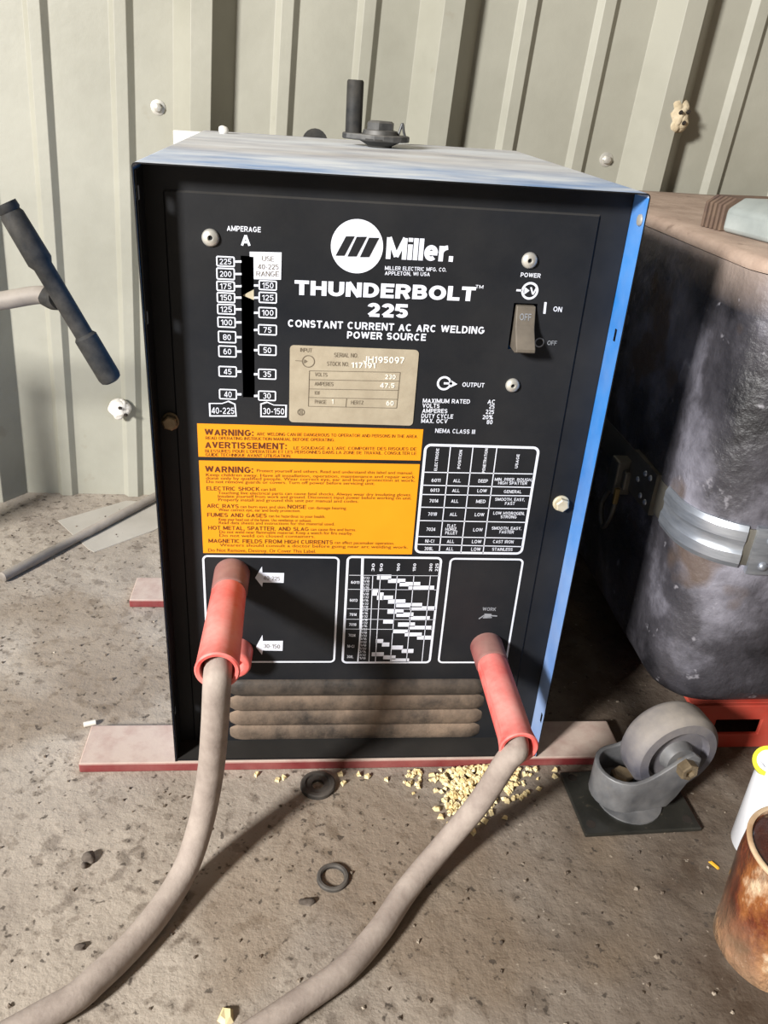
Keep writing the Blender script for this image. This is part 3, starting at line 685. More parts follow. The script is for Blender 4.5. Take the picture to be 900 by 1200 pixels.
# printed matter: letters are turned into flat meshes and gathered per block
# capitals and figures of the panel print: a plain sans lettering drawn as strokes (x, y in cap heights)
def arc(cx, cy, rx, ry, a0, a1, n=9):
    return [(cx + rx*math.cos(math.radians(a0+(a1-a0)*k/n)), cy + ry*math.sin(math.radians(a0+(a1-a0)*k/n))) for k in range(n+1)]
def strokes(ch, h):
    """polylines of one glyph on its centre lines and its width; h is half the stroke width"""
    b, t, l = h, 1-h, h
    def oval(w, lo=b, hi=t): return arc(w/2, (lo+hi)/2, w/2-h, (hi-lo)/2, 90, 450, 24)
    W_ = {'I': 2*h, '1': .36, '.': 2.2*h, ',': 2.2*h, ':': 2.2*h, "'": 2*h, '-': .4, 'M': .92, 'W': 1.1, 'E': .64, 'F': .6, 'L': .6, 'S': .68, 'T': .68, 'B': .72, 'P': .68, 'Z': .66,
          'J': .54, 'K': .74, 'R': .74, 'X': .72, 'Y': .72, 'V': .74, 'A': .78, 'O': .84, 'Q': .84, 'C': .78, 'G': .82, '/': .4, '%': .9, ' ': .32,
          'i': 2*h, 'l': 2*h, 'r': .4, 'e': .62}
    w = W_.get(ch, .62 if ch.isdigit() else .76); r = w - h; m = .5
    D = {
     'A': [[(h*.9, 0), (w/2, t)], [(w/2, t), (w-h*.9, 0)], [(w*.24, .30), (w*.76, .30)]],
     'B': [[(l, 0), (l, 1)], [(l, t), (w*.52, t)] + arc(w*.52, .75-h/2, w*.42-h, .25-h/2, 90, -90) + [(l, .5)], [(l, .5), (w*.55, .5)] + arc(w*.55, .25+h/2, w*.45-h, .25-h/2, 90, -90) + [(l, b)]],
     'C': [arc(w/2, .5, w/2-h, .5-h, 45, 315, 18)], 'D': [[(l, 0), (l, 1)], [(l, t), (w*.42, t)] + arc(w*.42, .5, w*.58-h, .5-h, 90, -90, 14) + [(l, b)]],
     'E': [[(l, 0), (l, 1)], [(l, t), (w, t)], [(l, .52), (w*.93, .52)], [(l, b), (w, b)]], 'F': [[(l, 0), (l, 1)], [(l, t), (w, t)], [(l, .5), (w*.9, .5)]],
     'G': [arc(w/2, .5, w/2-h, .5-h, 45, 345, 18) + [(r, .45)], [(w*.55, .45), (w, .45)]], 'H': [[(l, 0), (l, 1)], [(r, 0), (r, 1)], [(l, .52), (r, .52)]],
     'I': [[(l, 0), (l, 1)]], 'J': [[(r, 1), (r, .3)] + arc(w/2, .3, w/2-h, .3-h, 0, -180)], 'K': [[(l, 0), (l, 1)], [(w-h*1.1, 1), (l, .38)], [(w*.40, .55), (w-h, 0)]],
     'L': [[(l, 0), (l, 1)], [(l, b), (w, b)]], 'M': [[(l, 0), (l, 1)], [(l, 1), (w/2, .12)], [(w/2, .12), (r, 1)], [(r, 0), (r, 1)]],
     'N': [[(l, 0), (l, 1)], [(l, 1), (r, 0)], [(r, 0), (r, 1)]], 'O': [oval(w)], 'Q': [oval(w), [(w*.6, .26), (w-h*.5, 0)]],
     'P': [[(l, 0), (l, 1)], [(l, t), (w*.5, t)] + arc(w*.5, .71-h/2, w*.5-h, .29-h/2, 90, -90) + [(l, .42)]],
     'R': [[(l, 0), (l, 1)], [(l, t), (w*.5, t)] + arc(w*.5, .73-h/2, w*.48-h, .27-h/2, 90, -90) + [(l, .46)], [(w*.55, .46), (w-h, 0)]],
     'S': [arc(w/2, .74-h/2, w/2-h, .26-h/2, 25, 250, 12) + arc(w/2, .26+h/2, w/2-h, .26-h/2, 80, -155, 12)],
     'T': [[(w/2, 0), (w/2, 1)], [(0, t), (w, t)]], 'U': [[(l, 1), (l, .36)] + arc(w/2, .36, w/2-h, .36-h, 180, 360, 12) + [(r, 1)]],
     'V': [[(h*.9, 1), (w/2, b*.8)], [(w/2, b*.8), (w-h*.9, 1)]], 'W': [[(h, 1), (w*.28, b)], [(w*.28, b), (w/2, .95)], [(w/2, .95), (w*.72, b)], [(w*.72, b), (w-h, 1)]],
     'X': [[(h, 0), (w-h, 1)], [(h, 1), (w-h, 0)]], 'Y': [[(h, 1), (w/2, .42)], [(w-h, 1), (w/2, .42)], [(w/2, .45), (w/2, 0)]], 'Z': [[(0, t), (r, t)], [(r, t), (l, b)], [(l, b), (w, b)]],
     '0': [oval(w)], '1': [[(w-h, 0), (w-h, 1)], [(w-h, 1-h*.6), (0, .74)]], '2': [arc(w/2, .72-h/2, w/2-h, .28-h/2, 165, -35, 12) + [(l, b)], [(l, b), (w, b)]],
     '3': [arc(w/2, .75-h/2, w/2-h*1.1, .25-h/2, 150, -90, 11), arc(w/2, .26+h/2, w/2-h, .26-h/2, 90, -150, 11)], '4': [[(w*.74, 0), (w*.74, 1)], [(w*.74, 1), (h*.5, .28)], [(0, .25), (w, .25)]],
     '5': [[(w*.95, t), (w*.2, t), (w*.14, .5)], arc(w/2, .33, w/2-h, .33-h, 130, -155, 14)], '6': [oval(w, b, .62), arc(w*.5, .5, w*.5-h, .5-h, 65, 190, 10)],
     '7': [[(0, t), (r, t)], [(r, t), (w*.32, 0)]], '8': [oval(w, .5, t), oval(w, b, .52)], '9': [oval(w, .38, t), arc(w*.5, .5, w*.5-h, .5-h, 10, -115, 10)],
     '.': [[(w/2, 0), (w/2, 2.2*h)]], ',': [[(w/2, -.1), (w/2, 2*h)]], ':': [[(w/2, .05), (w/2, .05+2*h)], [(w/2, .55), (w/2, .55+2*h)]], "'": [[(l, .7), (l, 1)]],
     '-': [[(0.04, .4), (w-.04, .4)]], '/': [[(h, 0), (w-h, 1)]], '%': [arc(.2, .76, .13, .16, 90, 450, 12), arc(.7, .24, .13, .16, 90, 450, 12), [(.2, 0), (.7, 1)]], ' ': [],
     'i': [[(l, 0), (l, .72)], [(l, .84), (l, 1.02)]], 'l': [[(l, 0), (l, 1.02)]], 'r': [[(l, 0), (l, .72)], arc(.42, .36, .42-h, .36-h*.6, 165, 95, 6)],
     'e': [arc(w/2, .37, w/2-h, .37-h, 318, 0, 18)[::-1] if 0 else arc(w/2, .37, w/2-h, .37-h, 0, 312, 18), [(l, .37), (w-h*.2, .37)]]}
    return (D.get(ch) if ch in D else None), w
def ribbon(pts, h):
    """strip of half width h along a polyline, joints mitred"""
    P = [Vector((x, y)) for x, y in pts]; closed = (P[0]-P[-1]).length < 1e-6; out = []
    n = len(P)
    for i in range(n):
        a = P[i-1] if i > 0 else (P[-2] if closed else None); c = P[i+1] if i < n-1 else (P[1] if closed else None)
        d0 = (P[i]-a).normalized() if a is not None and (P[i]-a).length > 1e-9 else None
        d1 = (c-P[i]).normalized() if c is not None and (c-P[i]).length > 1e-9 else None
        d = ((d0 or d1) + (d1 or d0)).normalized(); q = Vector((-d.y, d.x)); ref = d1 or d0
        k = h/max(0.55, q.dot(Vector((-ref.y, ref.x))))
        out.append((P[i]+q*k, P[i]-q*k))
    V = [tuple(p) for pr in out for p in pr]
    return V, [(2*i, 2*i+1, 2*i+3, 2*i+2) for i in range(n-1)]
def stroke_text(s, h, gap):
    V, F, x, k = [], [], 0.0, 0
    for ch in s:
        st, w = strokes(ch, h)
        for pl in st:
            v, f = ribbon(pl, h); n = len(V); k += 1
            V += [(px+x, py, (k % 5)*0.00002) for px, py in v]; F += [tuple(i+n for i in q) for q in f]
        x += w + gap
    return V, F
font_cache = {}
def glyphs(s, bold):
    """flat letters; heavier type is made of copies set side by side"""
    key = (s, bold)
    if s == 'H': pass
    elif key not in font_cache and all(strokes(c, 0.1)[0] is not None for c in s):
        h = {0: 0.060, 0.01: 0.066, 0.012: 0.078, 0.015: 0.08, 0.02: 0.084, 0.025: 0.098, 0.03: 0.098, 0.045: 0.118, 0.05: 0.104, 0.06: 0.12}[bold]
        V, F = stroke_text(s, h, 0.04 if bold == 0.05 else 0.075 if bold == 0.045 else 0.13)
        font_cache[key] = ([(x*cap_height, y*cap_height, z) for x, y, z in V], F)
    if key not in font_cache:
        cu = bpy.data.curves.new('lettering', 'FONT'); cu.body = s; cu.resolution_u = 3
        ob = bpy.data.objects.new('lettering', cu); COL.objects.link(ob)
        dg = bpy.context.evaluated_depsgraph_get(); ev = ob.evaluated_get(dg); me = ev.to_mesh()
        V0 = [v.co[:2] for v in me.vertices]; F0 = [tuple(p.vertices) for p in me.polygons]; V1, F1 = [], []
        b = bold * 1.15
        for dx, dy in ([(0, 0)] if bold == 0 else [(-b, -b*.7), (-b, b*.7), (b, -b*.7), (b, b*.7), (0, 0)]):
            n = len(V1); V1 += [(x + dx, y + dy, len(V1) / len(V0) * 0.00002) for x, y in V0]; F1 += [tuple(i + n for i in f) for f in F0]
        font_cache[key] = (V1, F1)
        ev.to_mesh_clear(); bpy.data.objects.remove(ob); bpy.data.curves.remove(cu)
    return font_cache[key]
cap_height = max(v[1] for v in glyphs('H', 0)[0])
blocks = {}
def block(b): return blocks.setdefault(b, ([], []))
def put(b, pts, faces):
    V, F = block(b); n = len(V); V += pts; F += [tuple(i + n for i in f) for f in faces]
for b, s, x0, z0, x1, z1, cap, bold in TEXTS:
    if b == 'embossed': b = 'stamp_' + s
    V, F = glyphs(s, bold); lo = min(v[0] for v in V); hi = max(v[0] for v in V)
    put(b, [((x0 + (v[0]-lo)/(hi-lo)*(x1-x0))/1000, (z0 + (v[0]-lo)/(hi-lo)*(z1-z0) + v[1]/cap_height*cap)/1000, v[2]) for v in V], F)
for s, x0, z0, x1, z1, cap, bold, b in UPRIGHT:
    V, F = glyphs(s, bold); lo = min(v[0] for v in V); hi = max(v[0] for v in V)
    put(b, [((x1 - v[1]/cap_height*(x1-x0))/1000, (z0 + (v[0]-lo)/(hi-lo)*(z1-z0))/1000, v[2]) for v in V], F)
use_tag_pts = None; arrows = []
for b, pts in POLYS:
    pts = [(x/1000, z/1000) for x, z in pts]
    if b == 'use_tag': use_tag_pts = pts; continue
    if b == 'arrow': arrows.append(pts); continue
    put(b, pts, [tuple(range(len(pts)))])
def ring(b, outer, inner):
    n = len(outer); put(b, list(outer) + list(inner), [(i, (i+1) % n, n+(i+1) % n, n+i) for i in range(n)])
def round_frame(b, x0, x1, z0, z1, r, t): ring(b, rounded(x0, x1, z0, z1, r), rounded(x0+t, x1-t, z0+t, z1-t, max(r-t, 0.0004)))
def circle(cx, cz, r, n=28): return [(cx + r*math.cos(2*math.pi*i/n), cz + r*math.sin(2*math.pi*i/n)) for i in range(n)]
for x0, x1, z0, z1 in BOXES: round_frame('scale', x0/1000, x1/1000, z0/1000, z1/1000, 0.0012, 0.00095)
for f in FLAGS:
    f = [(x/1000, z/1000) for x, z in f]; cx = sum(p[0] for p in f)/len(f); cz = (min(p[1] for p in f)+max(p[1] for p in f))/2
    hw = (max(p[0] for p in f)-min(p[0] for p in f))/2; hh = (max(p[1] for p in f)-min(p[1] for p in f))/2
    ring('scale', f, [(cx + (x-cx)*(1-0.0011/hw), cz + (z-cz)*(1-0.0011/hh)) for x, z in f])
ring('power_legend', circle(0.1006, 0.4225, 0.0062), circle(0.1006, 0.4225, 0.0046))
ring('off_legend', circle(0.1134, 0.3856, 0.0036), circle(0.1134, 0.3856, 0.0027))
ring('output_legend', circle(0.0460, 0.3520, 0.0055), circle(0.0460, 0.3520, 0.0039))
ring('plate_text', circle(-0.0549, 0.3651, 0.0046), circle(-0.0549, 0.3651, 0.0040))
ring('plate_text', circle(-0.0595, 0.3260, 0.0027), circle(-0.0595, 0.3260, 0.0021))
put('plate_text', [(-0.0606, 0.3242), (-0.0600, 0.3242), (-0.0600, 0.3278), (-0.0606, 0.3278)], [(0, 1, 2, 3)])
put('plate_text', [(-0.0592, 0.3242), (-0.0586, 0.3242), (-0.0586, 0.3278), (-0.0592, 0.3278)], [(0, 1, 2, 3)])
round_frame('table', 0.0355, 0.1272, 0.2050, 0.3032, 0.0055, 0.0021)
round_frame('socket_frame_a', -0.1368, -0.0256, 0.0920, 0.2008, 0.0045, 0.0017)
round_frame('chart', -0.0200, 0.0598, 0.0911, 0.2017, 0.0045, 0.0020)
round_frame('socket_frame_b', 0.0660, 0.1294, 0.0912, 0.2011, 0.0045, 0.0017)

def printed(name, b, m, root, y):
    V, F = blocks[b]
    me = bpy.data.meshes.new(name); org = base(root)
    me.from_pydata([(p[0]-org.x, y-org.y-(p[2] if len(p) > 2 else 0), p[1]-org.z) for p in V], [], F); me.materials.append(m)
    o = bpy.data.objects.new(name, me); COL.objects.link(o); o.parent = root; return o
P1 = FY - 0.0003
for nm in ('amperage_heading', 'brand_lettering', 'model_lettering', 'power_legend', 'on_legend', 'output_legend', 'rating_legend'):
    printed(nm, nm, white_print, panel, P1)
for nm in ('off_legend', 'work_legend'): printed(nm, nm, dim_print, panel, P1)
printed('amperage_scale', 'scale', white_print, panel, P1)
printed('electrode_table', 'table', white_print, panel, P1)
printed('settings_chart', 'chart', white_print, panel, P1)
printed('socket_frame', 'socket_frame_a', white_print, panel, P1); printed('socket_frame', 'socket_frame_b', white_print, panel, P1)
disc = plate('round_emblem', circle(-0.0236, 0.4466, 0.0178, 48), white_print, panel, FY, 0.0003, label='white round emblem with three slanted black bars')
printed('emblem_bars', 'logo_bars', black_print, panel, FY - 0.0006)
tag_o = plate('range_sticker', use_tag_pts, white_print, panel, FY, 0.0004)
printed('range_sticker_text', 'use_text', plate_ink, panel, FY - 0.0006)
for a in arrows: plate('range_arrow', a, white_print, panel, FY, 0.0003)
for nm in 'ab': printed('range_arrow_text', 'arrow_text_' + nm, plate_ink, panel, FY - 0.0005)
np_ = plate('nameplate', rounded(-0.0682, 0.0251, 0.3177, 0.3765, 0.003), plate_metal, welder, FY, 0.0007, label='champagne coloured metal rating plate')
printed('nameplate_text', 'plate_text', plate_ink, np_, FY - 0.0010)
for nm in [b for b in blocks if b.startswith('stamp_')]: printed('nameplate_stamping', nm, plate_bright, np_, FY - 0.0011)
wl = plate('warning_label', [(-0.1360, 0.3143), (0.0336, 0.3148), (0.0336, 0.2888), (-0.1360, 0.2874)], amber, welder, FY, 0.0003, label='narrow orange warning label, English and French')
printed('label_text', 'w1', brown_print, wl, FY - 0.0005)
wl = plate('warning_label', [(-0.1359, 0.2843), (0.0334, 0.2856), (0.0338, 0.2040), (-0.1357, 0.2027)], amber, welder, FY, 0.0003, label='tall orange warning label')
printed('label_text', 'w2', brown_print, wl, FY - 0.0005)

# pointer in the scale slot
bm = bmesh.new(); prism(bm, [(-0.0936, 0.0262, 0.4136), (-0.0936, 0.0262, 0.4066), (-0.1012, 0.0262, 0.4094)], (0, 0.0015, 0))
finish('scale_pointer', bm, cream_bolt, welder)
# screws and bolts
def screw(x, z, rr):
    bm = bmesh.new(); lathe(bm, (x, FY, z), (0, -1, 0), [(0, rr), (0.0012, rr), (0.0026, rr*0.8), (0.0032, rr*0.35), (0.0026, rr*0.28), (0.0008, rr*0.2)], 22)
    s = finish('panel_screw', bm, steel, welder, smooth=50)
    bm = bmesh.new(); lathe(bm, (x, FY-0.0009, z), (0, -1, 0), [(0, rr*0.24), (0.0008, rr*0.24)], 10); finish('screw_socket', bm, black_edge, s)
screw(-0.1216, 0.4474, 0.0058); screw(0.0972, 0.4434, 0.0056); screw(0.0979, 0.3524, 0.0053)
def hex_bolt(x, z, m, y):
    bm = bmesh.new(); lathe(bm, (x, y, z), (0, -1, 0), [(0, 0.0068), (0.0012, 0.0068), (0.0018, 0.0058)], 20)
    lathe(bm, (x, y-0.0016, z), (0, -1, 0), [(0, 0.0058), (0.004, 0.0058), (0.0048, 0.0046)], 6, phase=0.3); finish('hex_bolt', bm, m, welder, smooth=30)
hex_bolt(0.1525, 0.2535, cream_bolt, 0.0251); hex_bolt(-0.1553, 0.315, dull_bolt, 0.0251)
# power switch
bm = bmesh.new()
pr = [(0.030, 0.4118), (0.0222, 0.4118), (0.0180, 0.3985), (0.0168, 0.3962), (0.0070, 0.3845), (0.0068, 0.3822), (0.0120, 0.3805), (0.030, 0.3808)]
prism(bm, [(0.0925, y, z) for y, z in pr], (0.0140, 0, 0)); sw = finish('power_switch', bm, switch_plastic, welder, bevel=0.0006)
V, F = glyphs('OFF', 0.01); lo = min(v[0] for v in V); hi = max(v[0] for v in V)
me = bpy.data.meshes.new('switch_lettering')
me.from_pydata([(0.0950 + (v[0]-lo)/(hi-lo)*0.0085, 0.0196 + (v[1]/cap_height*0.0045)*0.30 - 0.02, 0.4025 + v[1]/cap_height*0.0045) for v in V], [], F)
me.materials.append(dim_print); o = bpy.data.objects.new('switch_lettering', me); COL.objects.link(o); o.parent = sw; o.location = (0, -0.0007, 0)
# four horizontal louvres, thick with dust
for k in range(4):
    zc = 0.0640 - 0.0172*k; bm = bmesh.new(); X0, X1 = -0.1195, 0.1145; g = []
    for i in range(41):
        t = i/40; e = min(1.0, math.sqrt(max(0.0, min(t, 1-t))/0.045 + 0.0004)); row = []
        for j in range(9):
            a = math.pi*j/8; row.append(bm.verts.new((X0 + (X1-X0)*t, FY + 0.0004 - 0.0048*e*math.sin(a), zc + 0.0092*math.cos(a)*(0.55+0.45*e))))
        g.append(row)
    for A, B in zip(g, g[1:]):
        for j in range(8): bm.faces.new((A[j], B[j], B[j+1], A[j+1]))
    bmesh.ops.recalc_face_normals(bm, faces=bm.faces)
    finish('louvre', bm, louvre_mat if k else louvre_dark, welder, smooth=60)
# output jacks: two on the left (one in use), one on the right
def jack(x, z, m, ln, rr=0.0146):
    bm = bmesh.new(); lathe(bm, (x, FY, z), (0, -1, 0), [(0, rr), (ln-0.003, rr*0.97), (ln-0.0008, rr*0.90), (ln, rr*0.80), (ln, rr*0.55), (ln-0.012, rr*0.5)], 28)
    return finish('output_jack', bm, m, welder, smooth=40)
jack(-0.1132, 0.1834, jack_rubber, 0.030); jack(-0.1105, 0.1050, red_plastic, 0.022, 0.0135)['label'] = 'empty red jack'
jack(0.1084, 0.1101, jack_rubber, 0.028)
# crank on the top
bm = bmesh.new()
outl = [(0.012 + 0.026*math.cos(a), 0.290 + 0.020*math.sin(a)) for a in [math.radians(t) for t in range(-110, 111, 20)]] + \
       [(-0.0150 + 0.0105*math.cos(a), 0.296 + 0.0105*math.sin(a)) for a in [math.radians(t) for t in range(110, 251, 20)]]
prism(bm, [(x, y, H+0.006) for x, y in outl], (0, 0, 0.0055)); crank = finish('crank', bm, dark_iron, welder, bevel=0.0012)
bm = bmesh.new(); lathe(bm, (0.010, 0.290, H-0.001), (0, 0, 1), [(0, 0.011), (0.003, 0.012), (0.007, 0.02), (0.009, 0.02)], 24); finish('crank_collar', bm, oily_black, crank, smooth=40)
bm = bmesh.new(); lathe(bm, (0.010, 0.290, H+0.0115), (0, 0, 1), [(0, 0.017), (0.0035, 0.016), (0.004, 0.013)], 24)
lathe(bm, (0.010, 0.290, H+0.0155), (0, 0, 1), [(0, 0.0135), (0.006, 0.0135), (0.0075, 0.011)], 6, phase=0.2); finish('crank_bolt', bm, dark_iron, crank, smooth=30)
bm = bmesh.new(); tube(bm, smooth_path([(0.026, 0.286, H+0.010), (0.0285, 0.286, H+0.018), (0.030, 0.286, H+0.022), (0.0315, 0.286, H+0.016), (0.0335, 0.286, H+0.010)], 5), 0.0012, 8); finish('cotter_pin', bm, dark_iron, crank, smooth=40)
bm = bmesh.new(); lathe(bm, (-0.0150, 0.296, H+0.006), (0, 0, 1), [(0, 0.0078), (0.048, 0.0078), (0.0495, 0.0068), (0.0495, 0.003), (0.046, 0.0025)], 22); finish('crank_knob', bm, oily_black, crank, smooth=40)

# ------------------------------------------------------------------ welding leads
def lead(label, cx, cz, y_start, y_end, cable_pts, r0, r1, rc):
    t = thing('welding_lead', (cx, y_end, cz), label, 'cable')
    bm = bmesh.new(); ln = y_start - y_end
    rings = lathe(bm, (cx, y_start, cz), (0, -1, 0), [(0, r0*0.8), (0.001, r0*0.96), (0.006, r0), (ln-0.014, r1*0.98), (ln-0.006, r1*1.04), (ln-0.001, r1*1.10), (ln, r1*1.02), (ln-0.0006, r1*0.86), (ln-0.02, r1*0.70)], 32)
    for s in (0.42, 0.42+math.pi):                     # moulding seams along the handle
        u, v, a = frame((0, -1, 0)); d = u*math.cos(s) + v*math.sin(s); w = Vector((0, -1, 0)).cross(d)*0.0007
        p0 = Vector((cx, y_start-0.004, cz)); p1 = Vector((cx, y_end+0.002, cz))
        prism(bm, [p0+d*(r0*0.95)-w, p0+d*(r0*1.05), p0+d*(r0*0.95)+w], (0, 0, 0)) if 0 else None
        vs = [bm.verts.new(q) for q in (p0+d*r0*0.97-w, p0+d*r0*1.05, p0+d*r0*0.97+w, p1+d*r1*0.99-w, p1+d*r1*1.09, p1+d*r1*0.99+w)]
        for f in ((0,1,4,3), (1,2,5,4), (0,2,1), (3,4,5)): bm.faces.new([vs[i] for i in f])
    finish('plug_handle', bm, red_plastic, t, smooth=45)
    bm = bmesh.new(); tube(bm, smooth_path(cable_pts, 10), rc, 18); finish('cable', bm, cable_rubber, t, smooth=60)
    return t
lead('grey welding cable with red plug in the upper jack near the orange labels', -0.1132, 0.1834, -0.0035, -0.1020,
     [(-0.1132, -0.083, 0.1834), (-0.1134, -0.1020, 0.1765), (-0.1162, -0.1035, 0.136), (-0.1215, -0.0985, 0.085), (-0.1300, -0.1050, 0.038), (-0.1420, -0.1240, 0.0080),
      (-0.1620, -0.1590, -0.0012), (-0.188, -0.1950, -0.0012), (-0.214, -0.2180, -0.0012), (-0.30, -0.262, -0.0012), (-0.48, -0.31, -0.0012)], 0.0134, 0.0142, 0.0098)
lead('grey welding cable with red plug in the single jack marked work', 0.1084, 0.1101, -0.0015, -0.1030,
     [(0.1084, -0.083, 0.1101), (0.1072, -0.1010, 0.1080), (0.1000, -0.1040, 0.0990), (0.0850, -0.1020, 0.054), (0.0620, -0.1080, 0.0180), (0.0290, -0.1370, 0.0020),
      (0.0035, -0.1700, -0.0018), (-0.023, -0.198, -0.0018), (-0.059, -0.2225, -0.0018), (-0.13, -0.27, -0.0018), (-0.24, -0.36, -0.0018)], 0.0134, 0.0138, 0.0092)

# ------------------------------------------------------------------ boards under the welder
bm = bmesh.new(); box(bm, -0.2490, 0.2500, -0.001, 0.0485, FLOOR, -0.0005)
tag(finish('red_board', bm, red_board, bevel=0.0015, loc=(0, 0.024, FLOOR)), 'long dusty red board under the front of the welder', 'board')
bm = bmesh.new(); box(bm, -0.2540, 0.2500, 0.2560, 0.3055, FLOOR, -0.0005)
tag(finish('red_board', bm, red_board, bevel=0.0015, loc=(0, 0.28, FLOOR)), 'red board under the back of the welder, only its end showing', 'board')

# ------------------------------------------------------------------ trunk on a red dolly
TX0, TX1, TY0, TY1, TZ0, TZ1 = 0.273, 0.74, 0.005, 0.505, 0.0435, 0.440
def loop(d, r, n=10, straight=14):
    """rounded rectangle of the trunk inset by d, points evenly laid"""
    x0, x1, y0, y1 = TX0+d, TX1-d, TY0+d, TY1-d; r = max(r-d, 0.004); pts = []
    corners = [(x1-r, y1-r, 0), (x0+r, y1-r, 90), (x0+r, y0+r, 180), (x1-r, y0+r, 270)]
    for i, (cx, cy, a0) in enumerate(corners):
        arc = [(cx + r*math.cos(math.radians(a0+90*k/n)), cy + r*math.sin(math.radians(a0+90*k/n))) for k in range(n+1)]
        pts += arc
        nx_, ny_, na = corners[(i+1) % 4]; b = (nx_ + r*math.cos(math.radians(na)), ny_ + r*math.sin(math.radians(na))); a = arc[-1]
        pts += [(a[0]+(b[0]-a[0])*k/straight, a[1]+(b[1]-a[1])*k/straight) for k in range(1, straight)]
    return pts
def sweep(bm, prof, r=0.045, cap=True, dent=0.0):
    rings = []
    for d, z in prof:
        ring_ = []
        for x, y in loop(d, r):
            p = Vector((x, y, z))
            if dent:
                k = noise.noise(p*9)*dent + noise.noise(p*26)*dent*0.35
                c = Vector(((TX0+TX1)/2, (TY0+TY1)/2, z)); p = p + (p-c).normalized()*k
            ring_.append(bm.verts.new(p))
        rings.append(ring_)
    for A, B in zip(rings, rings[1:]):
        n = len(A)
        for i in range(n): bm.faces.new((A[i], A[(i+1) % n], B[(i+1) % n], B[i]))
    if cap: bm.faces.new(rings[0][::-1]); bm.faces.new(rings[-1])
    bmesh.ops.recalc_face_normals(bm, faces=bm.faces)
trunk = thing('travel_trunk', ((TX0+TX1)/2, (TY0+TY1)/2, TZ0), 'dusty black moulded trunk with riveted metal strap beside the welder', 'trunk')
prof = [(0.034*(1-math.sin(math.radians(t)))+0.001, TZ0 + 0.034*(1-math.cos(math.radians(t)))) for t in range(0, 91, 15)]
prof += [(0.001-0.004*math.sin(math.pi*k/24), 0.074 + (TZ1-0.074)*k/24) for k in range(1, 25)]
bm = bmesh.new(); sweep(bm, prof, 0.052, dent=0.0035); finish('trunk_body', bm, trunk_skin, trunk, smooth=50)
bm = bmesh.new(); sweep(bm, [(0.006, TZ1+0.0005), (-0.001, TZ1+0.001), (-0.002, TZ1+0.004), (0.000, TZ1+0.009), (0.004, TZ1+0.0115), (0.03, TZ1+0.012)], 0.052, dent=0.0012); finish('trunk_lid', bm, lid_skin, trunk, smooth=50)
BZ0, BZ1 = 0.207, 0.2465
def strap(name, m, off, z0, z1, keep, root, ridges=False, label=None):
    """strap laid over the wall of the trunk: only path points for which keep(x, y) holds"""
    inner, outer = loop(0.004, 0.052, 14, 40), loop(-off, 0.052, 14, 40); idx = [i for i, p in enumerate(outer) if keep(*p)]
    runs, cur = [], []
    for i in idx:
        if cur and i != cur[-1]+1: runs.append(cur); cur = []
        cur.append(i)
    runs.append(cur); bm = bmesh.new()
    zs = [0, 0.06, 0.12, 0.34, 0.40, 0.46, 0.54, 0.60, 0.66, 0.88, 0.94, 1] if ridges else [0, 0.04, 0.96, 1]
    hs = [-0.001, 0, 0.0012, 0.0012, 0, -0.0004, -0.0004, 0, 0.0012, 0.0012, 0, -0.001] if ridges else [-0.0006, 0, 0, -0.0006]
    for run in runs:
        g = []
        for i in run:
            d = Vector((outer[i][0]-inner[i][0], outer[i][1]-inner[i][1], 0)).normalized()
            g.append([bm.verts.new((inner[i][0], inner[i][1], z0))] + [bm.verts.new((outer[i][0]+d.x*h, outer[i][1]+d.y*h, z0+(z1-z0)*t)) for t, h in zip(zs, hs)] + [bm.verts.new((inner[i][0], inner[i][1], z1))])
        for A, B in zip(g, g[1:]):
            for j in range(len(A)-1): bm.faces.new((A[j], B[j], B[j+1], A[j+1]))
        bm.faces.new(g[0]); bm.faces.new(g[-1][::-1])
    bmesh.ops.recalc_face_normals(bm, faces=bm.faces)
    return finish(name, bm, m, root, smooth=25, label=label)
belt = strap('metal_strap', dark_strap, 0.0050, BZ0+0.003, BZ1-0.003, lambda x, y: True, trunk)
corner = strap('corner_strap', aluminium, 0.0062, BZ0, BZ1, lambda x, y: x < TX0+0.037 and y < TY0+0.080, trunk, True, label='bright aluminium corner strap')
strap('corner_strap', aluminium, 0.0062, BZ0, BZ1, lambda x, y: x > TX1-0.05 and y < TY0+0.05, trunk, True)
front_plate = strap('strap_plate', aluminium, 0.0090, BZ0-0.003, BZ1+0.001, lambda x, y: TX0+0.035 < x < TX0+0.30 and y < TY0+0.01, trunk)
side_plate = strap('strap_plate', dark_strap, 0.0085, BZ0-0.001, BZ1+0.001, lambda x, y: x < TX0+0.01 and TY0+0.084 < y < TY0+0.16, trunk)
hasp = strap('hasp_plate', aluminium, 0.0110, BZ0+0.008, BZ0+0.020, lambda x, y: TX0+0.064 < x < TX0+0.30 and y < TY0+0.01, trunk)
def rivet(x, y, z, ax, root, rr=0.0042):
    bm = bmesh.new(); lathe(bm, (x, y, z), ax, [(0, rr), (rr*0.3, rr*0.92), (rr*0.55, rr*0.7), (rr*0.72, rr*0.35), (rr*0.76, 0.0003)], 14); finish('rivet', bm, aluminium, root, smooth=60)
for x, z in ((0.3245, 0.2370), (0.3235, 0.2125), (0.3365, 0.2125), (0.346, 0.2375), (0.374, 0.2130), (0.378, 0.2375)): rivet(x, TY0-0.0088, z, (0, -1, 0), front_plate)
rivet(0.3305, TY0-0.0088, 0.2275, (0, -1, 0), front_plate, 0.0018)
for y, z in ((0.108, 0.2390), (0.108, 0.2140), (0.120, 0.2380), (0.120, 0.2150), (0.133, 0.2260)): rivet(TX0-0.0083, y, z, (-1, 0, 0), side_plate, 0.003)
